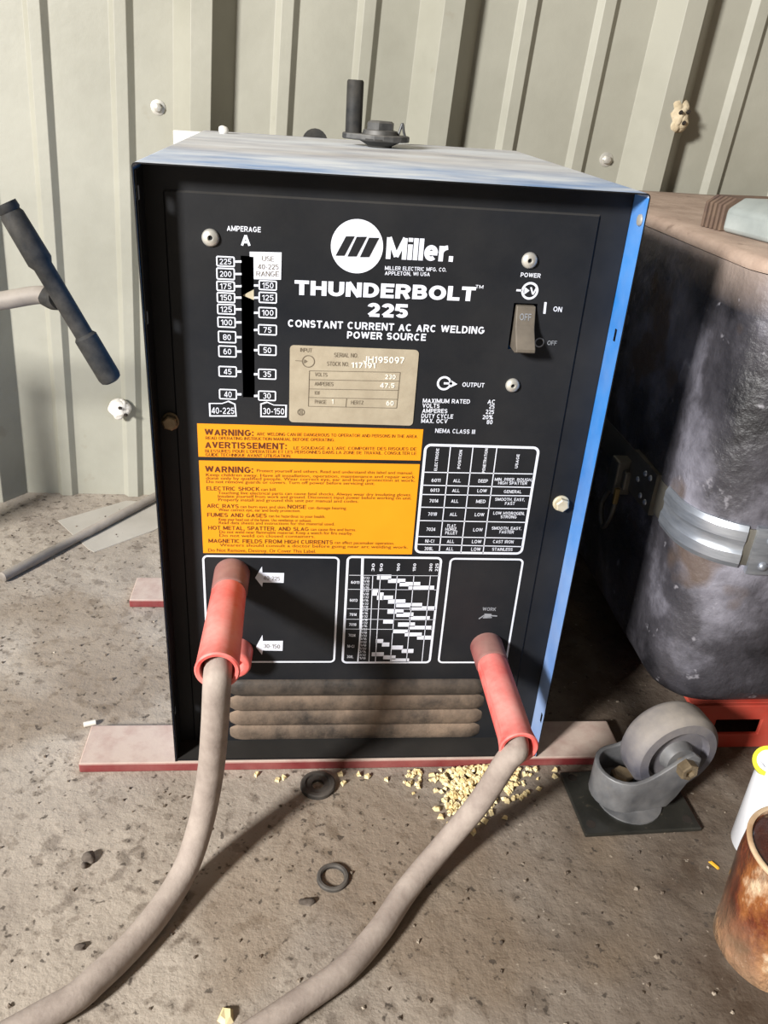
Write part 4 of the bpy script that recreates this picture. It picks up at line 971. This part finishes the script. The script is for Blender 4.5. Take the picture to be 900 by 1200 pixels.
bm = bmesh.new(); box(bm, TX0-0.020, TX0-0.002, 0.158, 0.178, 0.196, 0.232); box(bm, TX0-0.014, TX0-0.003, 0.150, 0.186, 0.205, 0.224)
la = finish('latch', bm, dark_strap, trunk, bevel=0.002)
bm = bmesh.new(); box(bm, TX0-0.021, TX0-0.016, 0.149, 0.154, 0.190, 0.207); finish('latch_tongue', bm, brass_dull, la, bevel=0.001)
bm = bmesh.new(); tube(bm, smooth_path([(TX0-0.010, 0.180, 0.200), (TX0-0.014, 0.192, 0.170), (TX0-0.014, 0.178, 0.150), (TX0-0.014, 0.164, 0.168), (TX0-0.010, 0.166, 0.198)], 6), 0.003, 8); finish('latch_loop', bm, dark_strap, la, smooth=50)
dolly = thing('red_dolly', (0.52, 0.25, FLOOR), 'orange red steel dolly frame carrying the black trunk', 'dolly')
bm = bmesh.new()
hole = (0.345, 0.392, 0.0060, 0.0245)
sheet_grid(bm, [0.316, hole[0], hole[1], 0.46, 0.507, 0.72], [FLOOR+0.0, hole[2], hole[3], 0.0420], lambda u, v: (u, 0.022, v), [hole, (0.46, 0.507, hole[2], hole[3])])
finish('front_rail', bm, orange_red, dolly, solid=0.004, bevel=0.0008)
bm = bmesh.new(); box(bm, 0.316, 0.72, 0.0245, 0.06, 0.0380, 0.0420); finish('rail_flange', bm, orange_red, dolly, bevel=0.0008)
for x in (0.372, 0.68):
    bm = bmesh.new(); box(bm, x, x+0.04, 0.0605, 0.47, FLOOR, 0.0420); finish('side_rail', bm, orange_red, dolly, bevel=0.001)
bm = bmesh.new(); box(bm, 0.413, 0.679, 0.43, 0.47, FLOOR, 0.0420); finish('rear_rail', bm, orange_red, dolly, bevel=0.001)

# grey tool lying on the trunk lid, ribbed block at its far end
LZ = TZ1 + 0.0122
tool = thing('power_tool', (0.34, 0.13, LZ), 'flat grey metal tool with brown ribbed end on the trunk lid', 'tool')
d = Vector((0.20, -0.98, 0)).normalized(); w = Vector((0.98, 0.20, 0)); p = Vector((0.294, 0.190, LZ))
def slab(l0, l1, w0, w1, h, ch):
    q = lambda l, ww, z: p + d*l + w*ww + Vector((0, 0, z))
    return [q(l0, w0, 0), q(l0, w0, h-ch), q(l0, w0+ch*1.6, h), q(l0, w1-ch*1.6, h), q(l0, w1, h-ch), q(l0, w1, 0)]
bm = bmesh.new(); pts = slab(0.030, 0.26, 0.000, 0.085, 0.028, 0.009); prism(bm, pts, d*0.20); finish('tool_body', bm, tool_paint, tool, bevel=0.004, seg=3, smooth=40)
bm = bmesh.new(); pts = slab(0.004, 0.03, 0.004, 0.080, 0.0245, 0.006); prism(bm, pts, d*0.0259)
rb = finish('ribbed_end', bm, ribbed_rubber, tool, bevel=0.001)
for k in range(5):
    bm = bmesh.new(); pts = slab(0.001+0.006*k, 0, 0.000, 0.084, 0.0270, 0.006); prism(bm, pts, d*0.0032); finish('rib', bm, ribbed_rubber, rb, bevel=0.0006)

# ------------------------------------------------------------------ caster lying wheel-up on its plate
cas = thing('caster_wheel', (0.239, -0.046, FLOOR), 'grey swivel caster standing upside down on its black plate', 'caster')
bm = bmesh.new(); box(bm, 0.1865, 0.2925, -0.082, -0.0105, FLOOR, FLOOR+0.004, rot=math.radians(2)); bp = finish('base_plate', bm, oily_plate, cas, bevel=0.0012)
for x, y in ((0.196, -0.073), (0.284, -0.070), (0.195, -0.020), (0.283, -0.017)):
    bm = bmesh.new(); lathe(bm, (x, y, FLOOR+0.0036), (0, 0, 1), [(0, 0.0042), (0.0006, 0.0042)], 12); finish('plate_hole', bm, hole_dark, bp)
CZ = FLOOR + 0.004
bm = bmesh.new(); lathe(bm, (0.239, -0.046, CZ), (0, 0, 1), [(0, 0.029), (0.0015, 0.029), (0.002, 0.026), (0.003, 0.018), (0.0135, 0.017)], 28); finish('swivel_race', bm, caster_steel, cas, smooth=40)
bm = bmesh.new(); lathe(bm, (0.229, -0.043, CZ+0.0175), (0, 0, 1), [(0, 0.010), (0.010, 0.010), (0.012, 0.008)], 6); finish('kingpin_nut', bm, dull_bolt, cas, smooth=30)
ax = Vector((0.16, -0.987, 0)).normalized(); fw_ = Vector((0.987, 0.16, 0))
wc = Vector((0.2670, -0.0385, 0.0490))
path = []; hwid = 0.0225; swc = Vector((0.226, -0.0455, 0)); ex = (wc - swc).dot(fw_) + 0.015
for k in range(8): path.append((swc + ax*hwid + fw_*(ex*(1-k/8)), 1-k/8))
for k in range(13):
    a = math.radians(180*k/12); path.append((swc + ax*hwid*math.cos(a) - fw_*hwid*math.sin(a), 0))
for k in range(1, 9): path.append((swc - ax*hwid + fw_*(ex*k/8), k/8))
bm = bmesh.new(); g = []
for q, t in path:
    e = t*t*(3-2*t); q_ = min(1, max(0, (t-0.62)/0.34)); z0 = CZ + 0.009 + 0.030*q_*q_*(3-2*q_); z1 = CZ + 0.042 + 0.027*e
    if t > 0.93: z0 += 0.005; z1 -= 0.007
    g.append([bm.verts.new((q.x, q.y, z0)), bm.verts.new((q.x, q.y, z0+(z1-z0)*0.5)), bm.verts.new((q.x, q.y, z1))])
for A, B in zip(g, g[1:]):
    for j in range(2): bm.faces.new((A[j], B[j], B[j+1], A[j+1]))
bmesh.ops.recalc_face_normals(bm, faces=bm.faces)
finish('fork', bm, caster_steel, cas, smooth=50, solid=0.004, bevel=0.0008)
bm = bmesh.new(); vs = [(q.x, q.y) for q, t in path if t < 0.30]
prism(bm, [(x, y, CZ+0.0135) for x, y in vs], (0, 0, 0.0035)); finish('fork_web', bm, caster_steel, cas)
bm = bmesh.new(); WR, WW = 0.0415, 0.0165
lathe(bm, wc, ax, [(-WW+0.006, 0.010), (-WW+0.006, 0.026), (-WW, 0.029), (-WW+0.001, WR-0.005), (-WW+0.005, WR-0.001), (-0.008, WR), (0.008, WR), (WW-0.005, WR-0.001), (WW-0.001, WR-0.005), (WW, 0.029), (WW-0.006, 0.026), (WW-0.006, 0.010)], 44)
wh = finish('wheel', bm, wheel_rubber, cas, smooth=35)
bm = bmesh.new(); lathe(bm, wc, ax, [(-WW-0.003, 0.008), (-WW-0.003, 0.013), (-WW+0.008, 0.016), (WW-0.008, 0.016), (WW+0.003, 0.013), (WW+0.003, 0.008)], 28); finish('hub', bm, caster_steel, wh, smooth=35)
bm = bmesh.new(); lathe(bm, wc, ax, [(-0.030, 0.0055), (0.026, 0.0055)], 16); lathe(bm, wc+ax*0.0246, ax, [(0, 0.0088), (0.008, 0.0088), (0.009, 0.0075), (0.009, 0.0045), (0.006, 0.004)], 6, phase=0.4); finish('axle_bolt', bm, dull_bolt, cas, smooth=30)

# ------------------------------------------------------------------ drip-covered can and white bottle
cc = (0.300, -0.187); can = thing('varnish_can', (cc[0], cc[1], FLOOR), 'can with glossy brown and cream varnish drips in front of the white bottle', 'can')
bm = bmesh.new(); rings = lathe(bm, (cc[0], cc[1], FLOOR), (0, 0, 1), [(0, 0.040), (0.002, 0.0425), (0.012, 0.0428)] + [(0.012+0.008*k, 0.0422) for k in range(1, 11)] + [(0.1005, 0.0425), (0.101, 0.038)], 64)
for v in bm.verts:
    dd = Vector((v.co.x-cc[0], v.co.y-cc[1], 0))
    if dd.length > 0.02: v.co += dd.normalized()*(noise.noise(Vector((v.co.x*60, v.co.y*60, v.co.z*22)))*0.0022)
finish('can_body', bm, varnish, can, smooth=60)
bm = bmesh.new(); lathe(bm, (cc[0], cc[1], FLOOR+0.1005), (0, 0, 1), [(0, 0.0395), (0.0, 0.0425), (0.0022, 0.0432), (0.0034, 0.0418), (0.0026, 0.0395)], 48, close=True); finish('can_rim', bm, rim_cream, can, smooth=60)
bm = bmesh.new(); lathe(bm, (cc[0], cc[1], FLOOR+0.1008), (0, 0, 1), [(0, 0.0390)] + [(0.013*(1-(t/8)**2), 0.0388*t/8) for t in range(8, 0, -1)] + [(0.0131, 0.0005)], 40)
for v in bm.verts: v.co.z += noise.noise(v.co*70)*0.0015 if v.co.z > FLOOR+0.1025 else 0
finish('dried_varnish', bm, varnish_dark, can, smooth=60)

bc = (0.3435, -0.1000); bottle = thing('plastic_bottle', (bc[0], bc[1], FLOOR), 'white plastic bottle with yellow neck ring behind the varnish can', 'bottle')
bm = bmesh.new(); lathe(bm, (bc[0], bc[1], FLOOR), (0, 0, 1), [(0, 0.027), (0.003, 0.030), (0.072, 0.0300), (0.082, 0.0285), (0.090, 0.024), (0.096, 0.017), (0.098, 0.010)], 36); finish('bottle_body', bm, white_plastic, bottle, smooth=50)
nk = Vector((0.3265, -0.0880, 0.0765)); na = Vector((-0.60, -0.40, 0.69)).normalized()
bm = bmesh.new(); lathe(bm, nk, na, [(-0.012, 0.0095), (0.006, 0.0085), (0.010, 0.0085), (0.010, 0.006), (0.004, 0.005)], 24); finish('bottle_neck', bm, white_plastic, bottle, smooth=40)
bm = bmesh.new(); lathe(bm, nk, na, [(0.003, 0.0088), (0.003, 0.0122), (0.005, 0.0128), (0.0085, 0.0122), (0.0085, 0.0088)], 28, close=True); finish('neck_ring', bm, yellow_plastic, bottle, smooth=40)

# ------------------------------------------------------------------ tee handle of a stand, left of the welder
tee = thing('tee_handle', (-0.62, 0.25, FLOOR), 'black pipe tee handle on a grey bar in front of the corrugated wall', 'handle')
A = Vector((-0.3270, 0.25, 0.4300)); B = Vector((-0.2480, 0.25, 0.2660)); dv = (B-A).normalized(); ln = (B-A).length
bm = bmesh.new(); lathe(bm, A, dv, [(0.012, 0.0070), (0.010, 0.0078), (0, 0.0082), (0, 0.0100), (0.006, 0.0104), (0.008, 0.0092), (0.011, 0.0108), (0.055, 0.0116), (0.060, 0.0090), (ln-0.052, 0.0088), (ln-0.049, 0.0112), (ln-0.006, 0.0112), (ln-0.002, 0.0100), (ln, 0.0070)], 24); finish('pipe_grip', bm, oily_black, tee, smooth=35)
j = A + dv*ln*0.53
bm = bmesh.new(); tube(bm, smooth_path([j + Vector((-0.014, 0.016, 0.0)), (-0.315, 0.267, 0.3450), (-0.36, 0.262, 0.3370), (-0.45, 0.255, 0.328), (-0.62, 0.25, 0.32)], 6), lambda t: 0.0088, 16); finish('grey_bar', bm, rod_steel, tee, smooth=50)
bm = bmesh.new(); tube(bm, smooth_path([j + Vector((-0.008, 0.010, 0.001)), j + Vector((-0.015, 0.016, -0.001)), (-0.309, 0.268, 0.3462)], 6), 0.0104, 16); finish('bar_socket', bm, oily_black, tee, smooth=50)
bm = bmesh.new(); lathe(bm, (-0.62, 0.25, FLOOR), (0, 0, 1), [(0, 0.09), (0.012, 0.09), (0.014, 0.02), (0.34, 0.016), (0.345, 0.012)], 24); finish('stand_post', bm, rod_steel, tee, smooth=40)

# ------------------------------------------------------------------ small things on the floor and wall
A = Vector((-0.4120, 0.3075, -0.0040)); B = Vector((-0.2620, 0.5380, -0.0040)); dv = (B-A).normalized()
bm = bmesh.new(); L_ = (B-A).length; lathe(bm, A, dv, [(0, 0.0045), (0.001, 0.0062), (0.075, 0.0062), (0.076, 0.0056), (0.13, 0.0056), (0.131, 0.0062), (L_, 0.0062)], 18)
tag(finish('steel_rod', bm, rod_steel, smooth=35, loc=(-0.337, 0.42, FLOOR)), 'thin grey steel rod lying across the floor by the wall', 'rod')
bm = bmesh.new(); zc = FLOOR; prism(bm, [(-0.389, 0.463, zc), (-0.310, 0.5265, zc), (-0.250, 0.523, zc), (-0.215, 0.500, zc), (-0.2555, 0.441, zc), (-0.322, 0.380, zc), (-0.331, 0.388, zc)], (0, 0, 0.0007))
tag(finish('card_sheet', bm, sheet_card, loc=(-0.31, 0.46, FLOOR)), 'pale grey torn card sheet under the steel rod', 'card')
bm = bmesh.new(); vs = box(bm, -0.2075, -0.174, 0.468, 0.478, FLOOR, 0.4868)
for v in vs:
    v.co.y += (v.co.z - 0.4868)*0.05
tag(finish('white_lath', bm, white_lath, bevel=0.001, loc=(-0.19, 0.46, FLOOR)), 'white painted lath standing behind the far corner of the welder', 'lath')
def nest(loc, r, m, label, squash, holes, seed):
    t = thing('wasp_nest', loc, label, 'nest'); bm = bmesh.new(); c = Vector(loc)
    lump(bm, c, r, 0.13, 110, 4, squash, seed)
    for q in range(5):
        an = seed + q*1.35
        lump(bm, c + Vector((math.cos(an)*r*0.42*squash[0], -r*0.15, math.sin(an)*r*0.62*squash[2])), r*(0.42+0.08*(q % 3)), 0.16, 150, 3, (1, 0.85, 1), seed+q)
    finish('nest_mud', bm, m, t, smooth=60)
    for hx, hz, hy in holes:
        bm = bmesh.new(); lathe(bm, c + Vector((hx, hy, hz)), (-0.15, -0.9, 0.3), [(-0.003, 0.0022), (0.0012, 0.0022)], 10); finish('nest_hole', bm, hole_dark, t)
nest((0.3915, 0.5230, 0.537), 0.0185, mud, 'tan mud dauber nest with round holes high on the wall', (0.8, 0.7, 1.05), [(-0.001, 0.004, -0.0150), (0.009, 0.005, -0.0135), (0.006, -0.007, -0.0140)], 3)
nest((-0.3085, 0.5340, 0.130), 0.0135, mud_pale, 'white mud dauber nest low on the wall below the pipe handle', (1.05, 0.75, 1.0), [(0.003, 0.004, -0.0118), (0.009, -0.007, -0.0090)], 8)

def washer(label, loc, prof, n=36):
    bm = bmesh.new(); lathe(bm, loc, (0, 0, 1), prof, n, close=True); tag(finish('rubber_washer', bm, washer_rubber, smooth=40, loc=loc), label, 'washer')
washer('thick black rubber washer on the floor against the red board', (-0.0385, -0.0215, FLOOR), [(0, 0.0055), (0, 0.0155), (0.0035, 0.0155), (0.0045, 0.0145), (0.0045, 0.0115), (0.0030, 0.0105), (0.0030, 0.0055)])
washer('thin black rubber ring alone on the concrete floor', (-0.0278, -0.1165, FLOOR), [(0, 0.0090), (0, 0.0128), (0.0022, 0.0128), (0.0032, 0.0118), (0.0032, 0.0100), (0.0022, 0.0090)])

# spilled corn: the loose pieces one by one, the heap as stuff
def kernel(bm, c, s, rng):
    pts = []
    for dx, dy, dz in ((-1, -.7, 0), (1, -.7, 0), (.7, .8, 0), (-.6, .7, 0), (-.7, -.4, .8), (.6, -.5, 1), (.4, .5, .8), (-.4, .5, 1)):
        pts.append(Vector((dx*rng.uniform(.7, 1.2), dy*rng.uniform(.7, 1.2), dz*rng.uniform(.8, 1.1)))*s)
    a = rng.uniform(0, 6.28); tlt = Matrix.Rotation(rng.uniform(-.5, .5), 3, 'X')
    m3 = Matrix.Rotation(a, 3, 'Z') @ tlt; vs = [m3 @ q for q in pts]; lo = min(q.z for q in vs)
    vs = [bm.verts.new(q - Vector((0, 0, lo)) + Vector(c)) for q in vs]
    for f in ((3,2,1,0), (4,5,6,7), (0,1,5,4), (1,2,6,5), (2,3,7,6), (3,0,4,7)): bm.faces.new([vs[i] for i in f])
rng = random.Random(5)
bm = bmesh.new()
for k in range(420):
    t = rng.random()
    if t < 0.62: x, y = rng.gauss(0.110, 0.020), rng.gauss(-0.020, 0.013)
    elif t < 0.8: x, y = rng.gauss(0.090, 0.010), rng.gauss(-0.047, 0.010)
    else: x, y = rng.uniform(0.04, 0.16), rng.gauss(-0.014, 0.007)
    y = min(y, -0.0055); hgt = max(0, 1 - ((x-0.108)/0.03)**2 - ((y+0.018)/0.02)**2)
    kernel(bm, (x, y, FLOOR + hgt*0.006*rng.random()), rng.uniform(0.0016, 0.0034), rng)
o = finish('spilled_corn', bm, corn, loc=(0.105, -0.025, FLOOR)); tag(o, 'heap of cracked yellow corn spilled on the floor below the red board', 'corn'); o['kind'] = 'stuff'
LOOSE = [(-0.1365, -0.0052, 'yellow corn kernel under the red board, outer one of a close pair'), (-0.1290, -0.0050, 'yellow corn kernel under the red board, inner one of a close pair'),
         (-0.0935, -0.0065, 'yellow corn kernel against the red board, just short of the hanging cable'), (-0.0690, -0.0110, 'yellow corn kernel touching another, before the thick washer'),
         (-0.0745, -0.0135, 'yellow corn kernel touching another, just past the hanging cable'), (-0.0180, -0.0080, 'yellow corn kernel right beside the thick washer, close to the board'),
         (-0.0160, -0.0190, 'yellow corn kernel beside the thick washer, away from the board'), (-0.0010, -0.0090, 'yellow corn kernel between the thick washer and a cluster of three'),
         (0.0070, -0.0120, 'yellow corn kernel between washer and heap, middle of a short row'), (0.0235, -0.0150, 'yellow corn kernel at the washer side edge of the corn heap'),
         (0.1830, -0.0070, 'yellow corn kernel between the corn heap and caster plate, nearer the board'), (0.1800, -0.0150, 'yellow corn kernel touching the corner of the caster plate'),
         (0.0920, -0.0760, 'yellow corn kernel in front of the heap beside the work cable'), (0.1640, -0.0075, 'yellow corn kernel at the caster side edge of the heap')]
for i, (x, y, lb) in enumerate(LOOSE):
    bm = bmesh.new(); kernel(bm, (x, y, FLOOR), rng.uniform(0.0026, 0.0036), rng)
    tag(finish('corn_kernel', bm, corn, loc=(x, y, FLOOR)), lb, 'corn', 'loose corn kernels along the front board')
# floor grit: specks nobody could count
bm = bmesh.new()
for k in range(620):
    x, y = rng.uniform(-0.55, 0.34), rng.uniform(-0.30, 0.5)
    if -0.255 < x < 0.26 and (-0.004 < y < 0.05 or 0.25 < y < 0.31): continue
    kernel(bm, (x, y, FLOOR), rng.uniform(0.0005, 0.0017)*(1.3 if rng.random() < 0.1 else 1), rng)
o = finish('floor_grit', bm, grit, loc=(0, 0, FLOOR)); tag(o, 'fine dark grit and pale flecks scattered over the concrete floor', 'grit'); o['kind'] = 'stuff'
def bit(name, m, label, cat, pts, h, taper=0.6):
    bm = bmesh.new(); c = sum((Vector((x, y, 0)) for x, y in pts), Vector())/len(pts)
    a = [bm.verts.new((x, y, FLOOR)) for x, y in pts]; b = [bm.verts.new((c.x+(x-c.x)*taper, c.y+(y-c.y)*taper, FLOOR+h*(0.8+0.4*rng.random()))) for x, y in pts]
    bm.faces.new(a[::-1]); bm.faces.new(b); n = len(a)
    for i in range(n): bm.faces.new((a[i], a[(i+1) % n], b[(i+1) % n], b[i]))
    tag(finish(name, bm, m, loc=(c.x, c.y, FLOOR)), label, cat)
bit('wood_chip', chip_wood, 'pale tan wood chip on the floor beside the work cable', 'chip', [(-0.1075, -0.2230), (-0.1020, -0.2270), (-0.0965, -0.2245), (-0.0975, -0.2160), (-0.1045, -0.2140)], 0.004)
bit('yellow_flake', chip_yellow, 'yellow flake on the floor between caster and varnish can', 'chip', [(0.2855, -0.1110), (0.2880, -0.1105), (0.2925, -0.1180), (0.2905, -0.1190)], 0.0012, 0.8)
bm = bmesh.new(); lathe(bm, (-0.2590, 0.0575, FLOOR+0.0026), (0.95, 0.3, 0), [(0, 0.0018), (0.0003, 0.0026), (0.011, 0.0026), (0.0113, 0.002)], 12)
tag(finish('paper_stub', bm, butt_white, smooth=40, loc=(-0.254, 0.059, FLOOR)), 'small off white paper stub on the floor near the red board end', 'stub')
bm = bmesh.new(); lump(bm, (-0.2185, -0.0930, FLOOR+0.003), 0.0048, 0.5, 160, 3, (0.9, 1.0, 0.8), 4); lump(bm, (-0.2215, -0.0990, FLOOR+0.002), 0.003, 0.5, 160, 2, (1, 1, 0.8), 5)
tag(finish('dirt_clod', bm, clod_mat, smooth=50, loc=(-0.2195, -0.095, FLOOR)), 'dark dirt clod on bare concrete near the upper plug cable', 'clod')
for x, y, s, l in ((-0.2080, -0.1680, 0.0035, 'dark fragment on bare concrete inside the curve of the cable'), (-0.0480, -0.1380, 0.0045, 'dark oily crumb beside the thin rubber ring')):
    bm = bmesh.new(); lump(bm, (x, y, FLOOR+s*0.4), s, 0.5, 200, 2, (1.3, 0.8, 0.5), x*50); tag(finish('dirt_clod', bm, clod_mat, smooth=50, loc=(x, y, FLOOR)), l, 'clod')
bm = bmesh.new(); lump(bm, (-0.1405, 0.345, H+0.0038), 0.0055, 0.25, 150, 2, (0.8, 0.7, 0.8), 2); tag(finish('paint_flake', bm, white_lath, smooth=50, loc=(-0.1405, 0.345, H)), 'small white flake on the dusty top of the welder', 'flake')
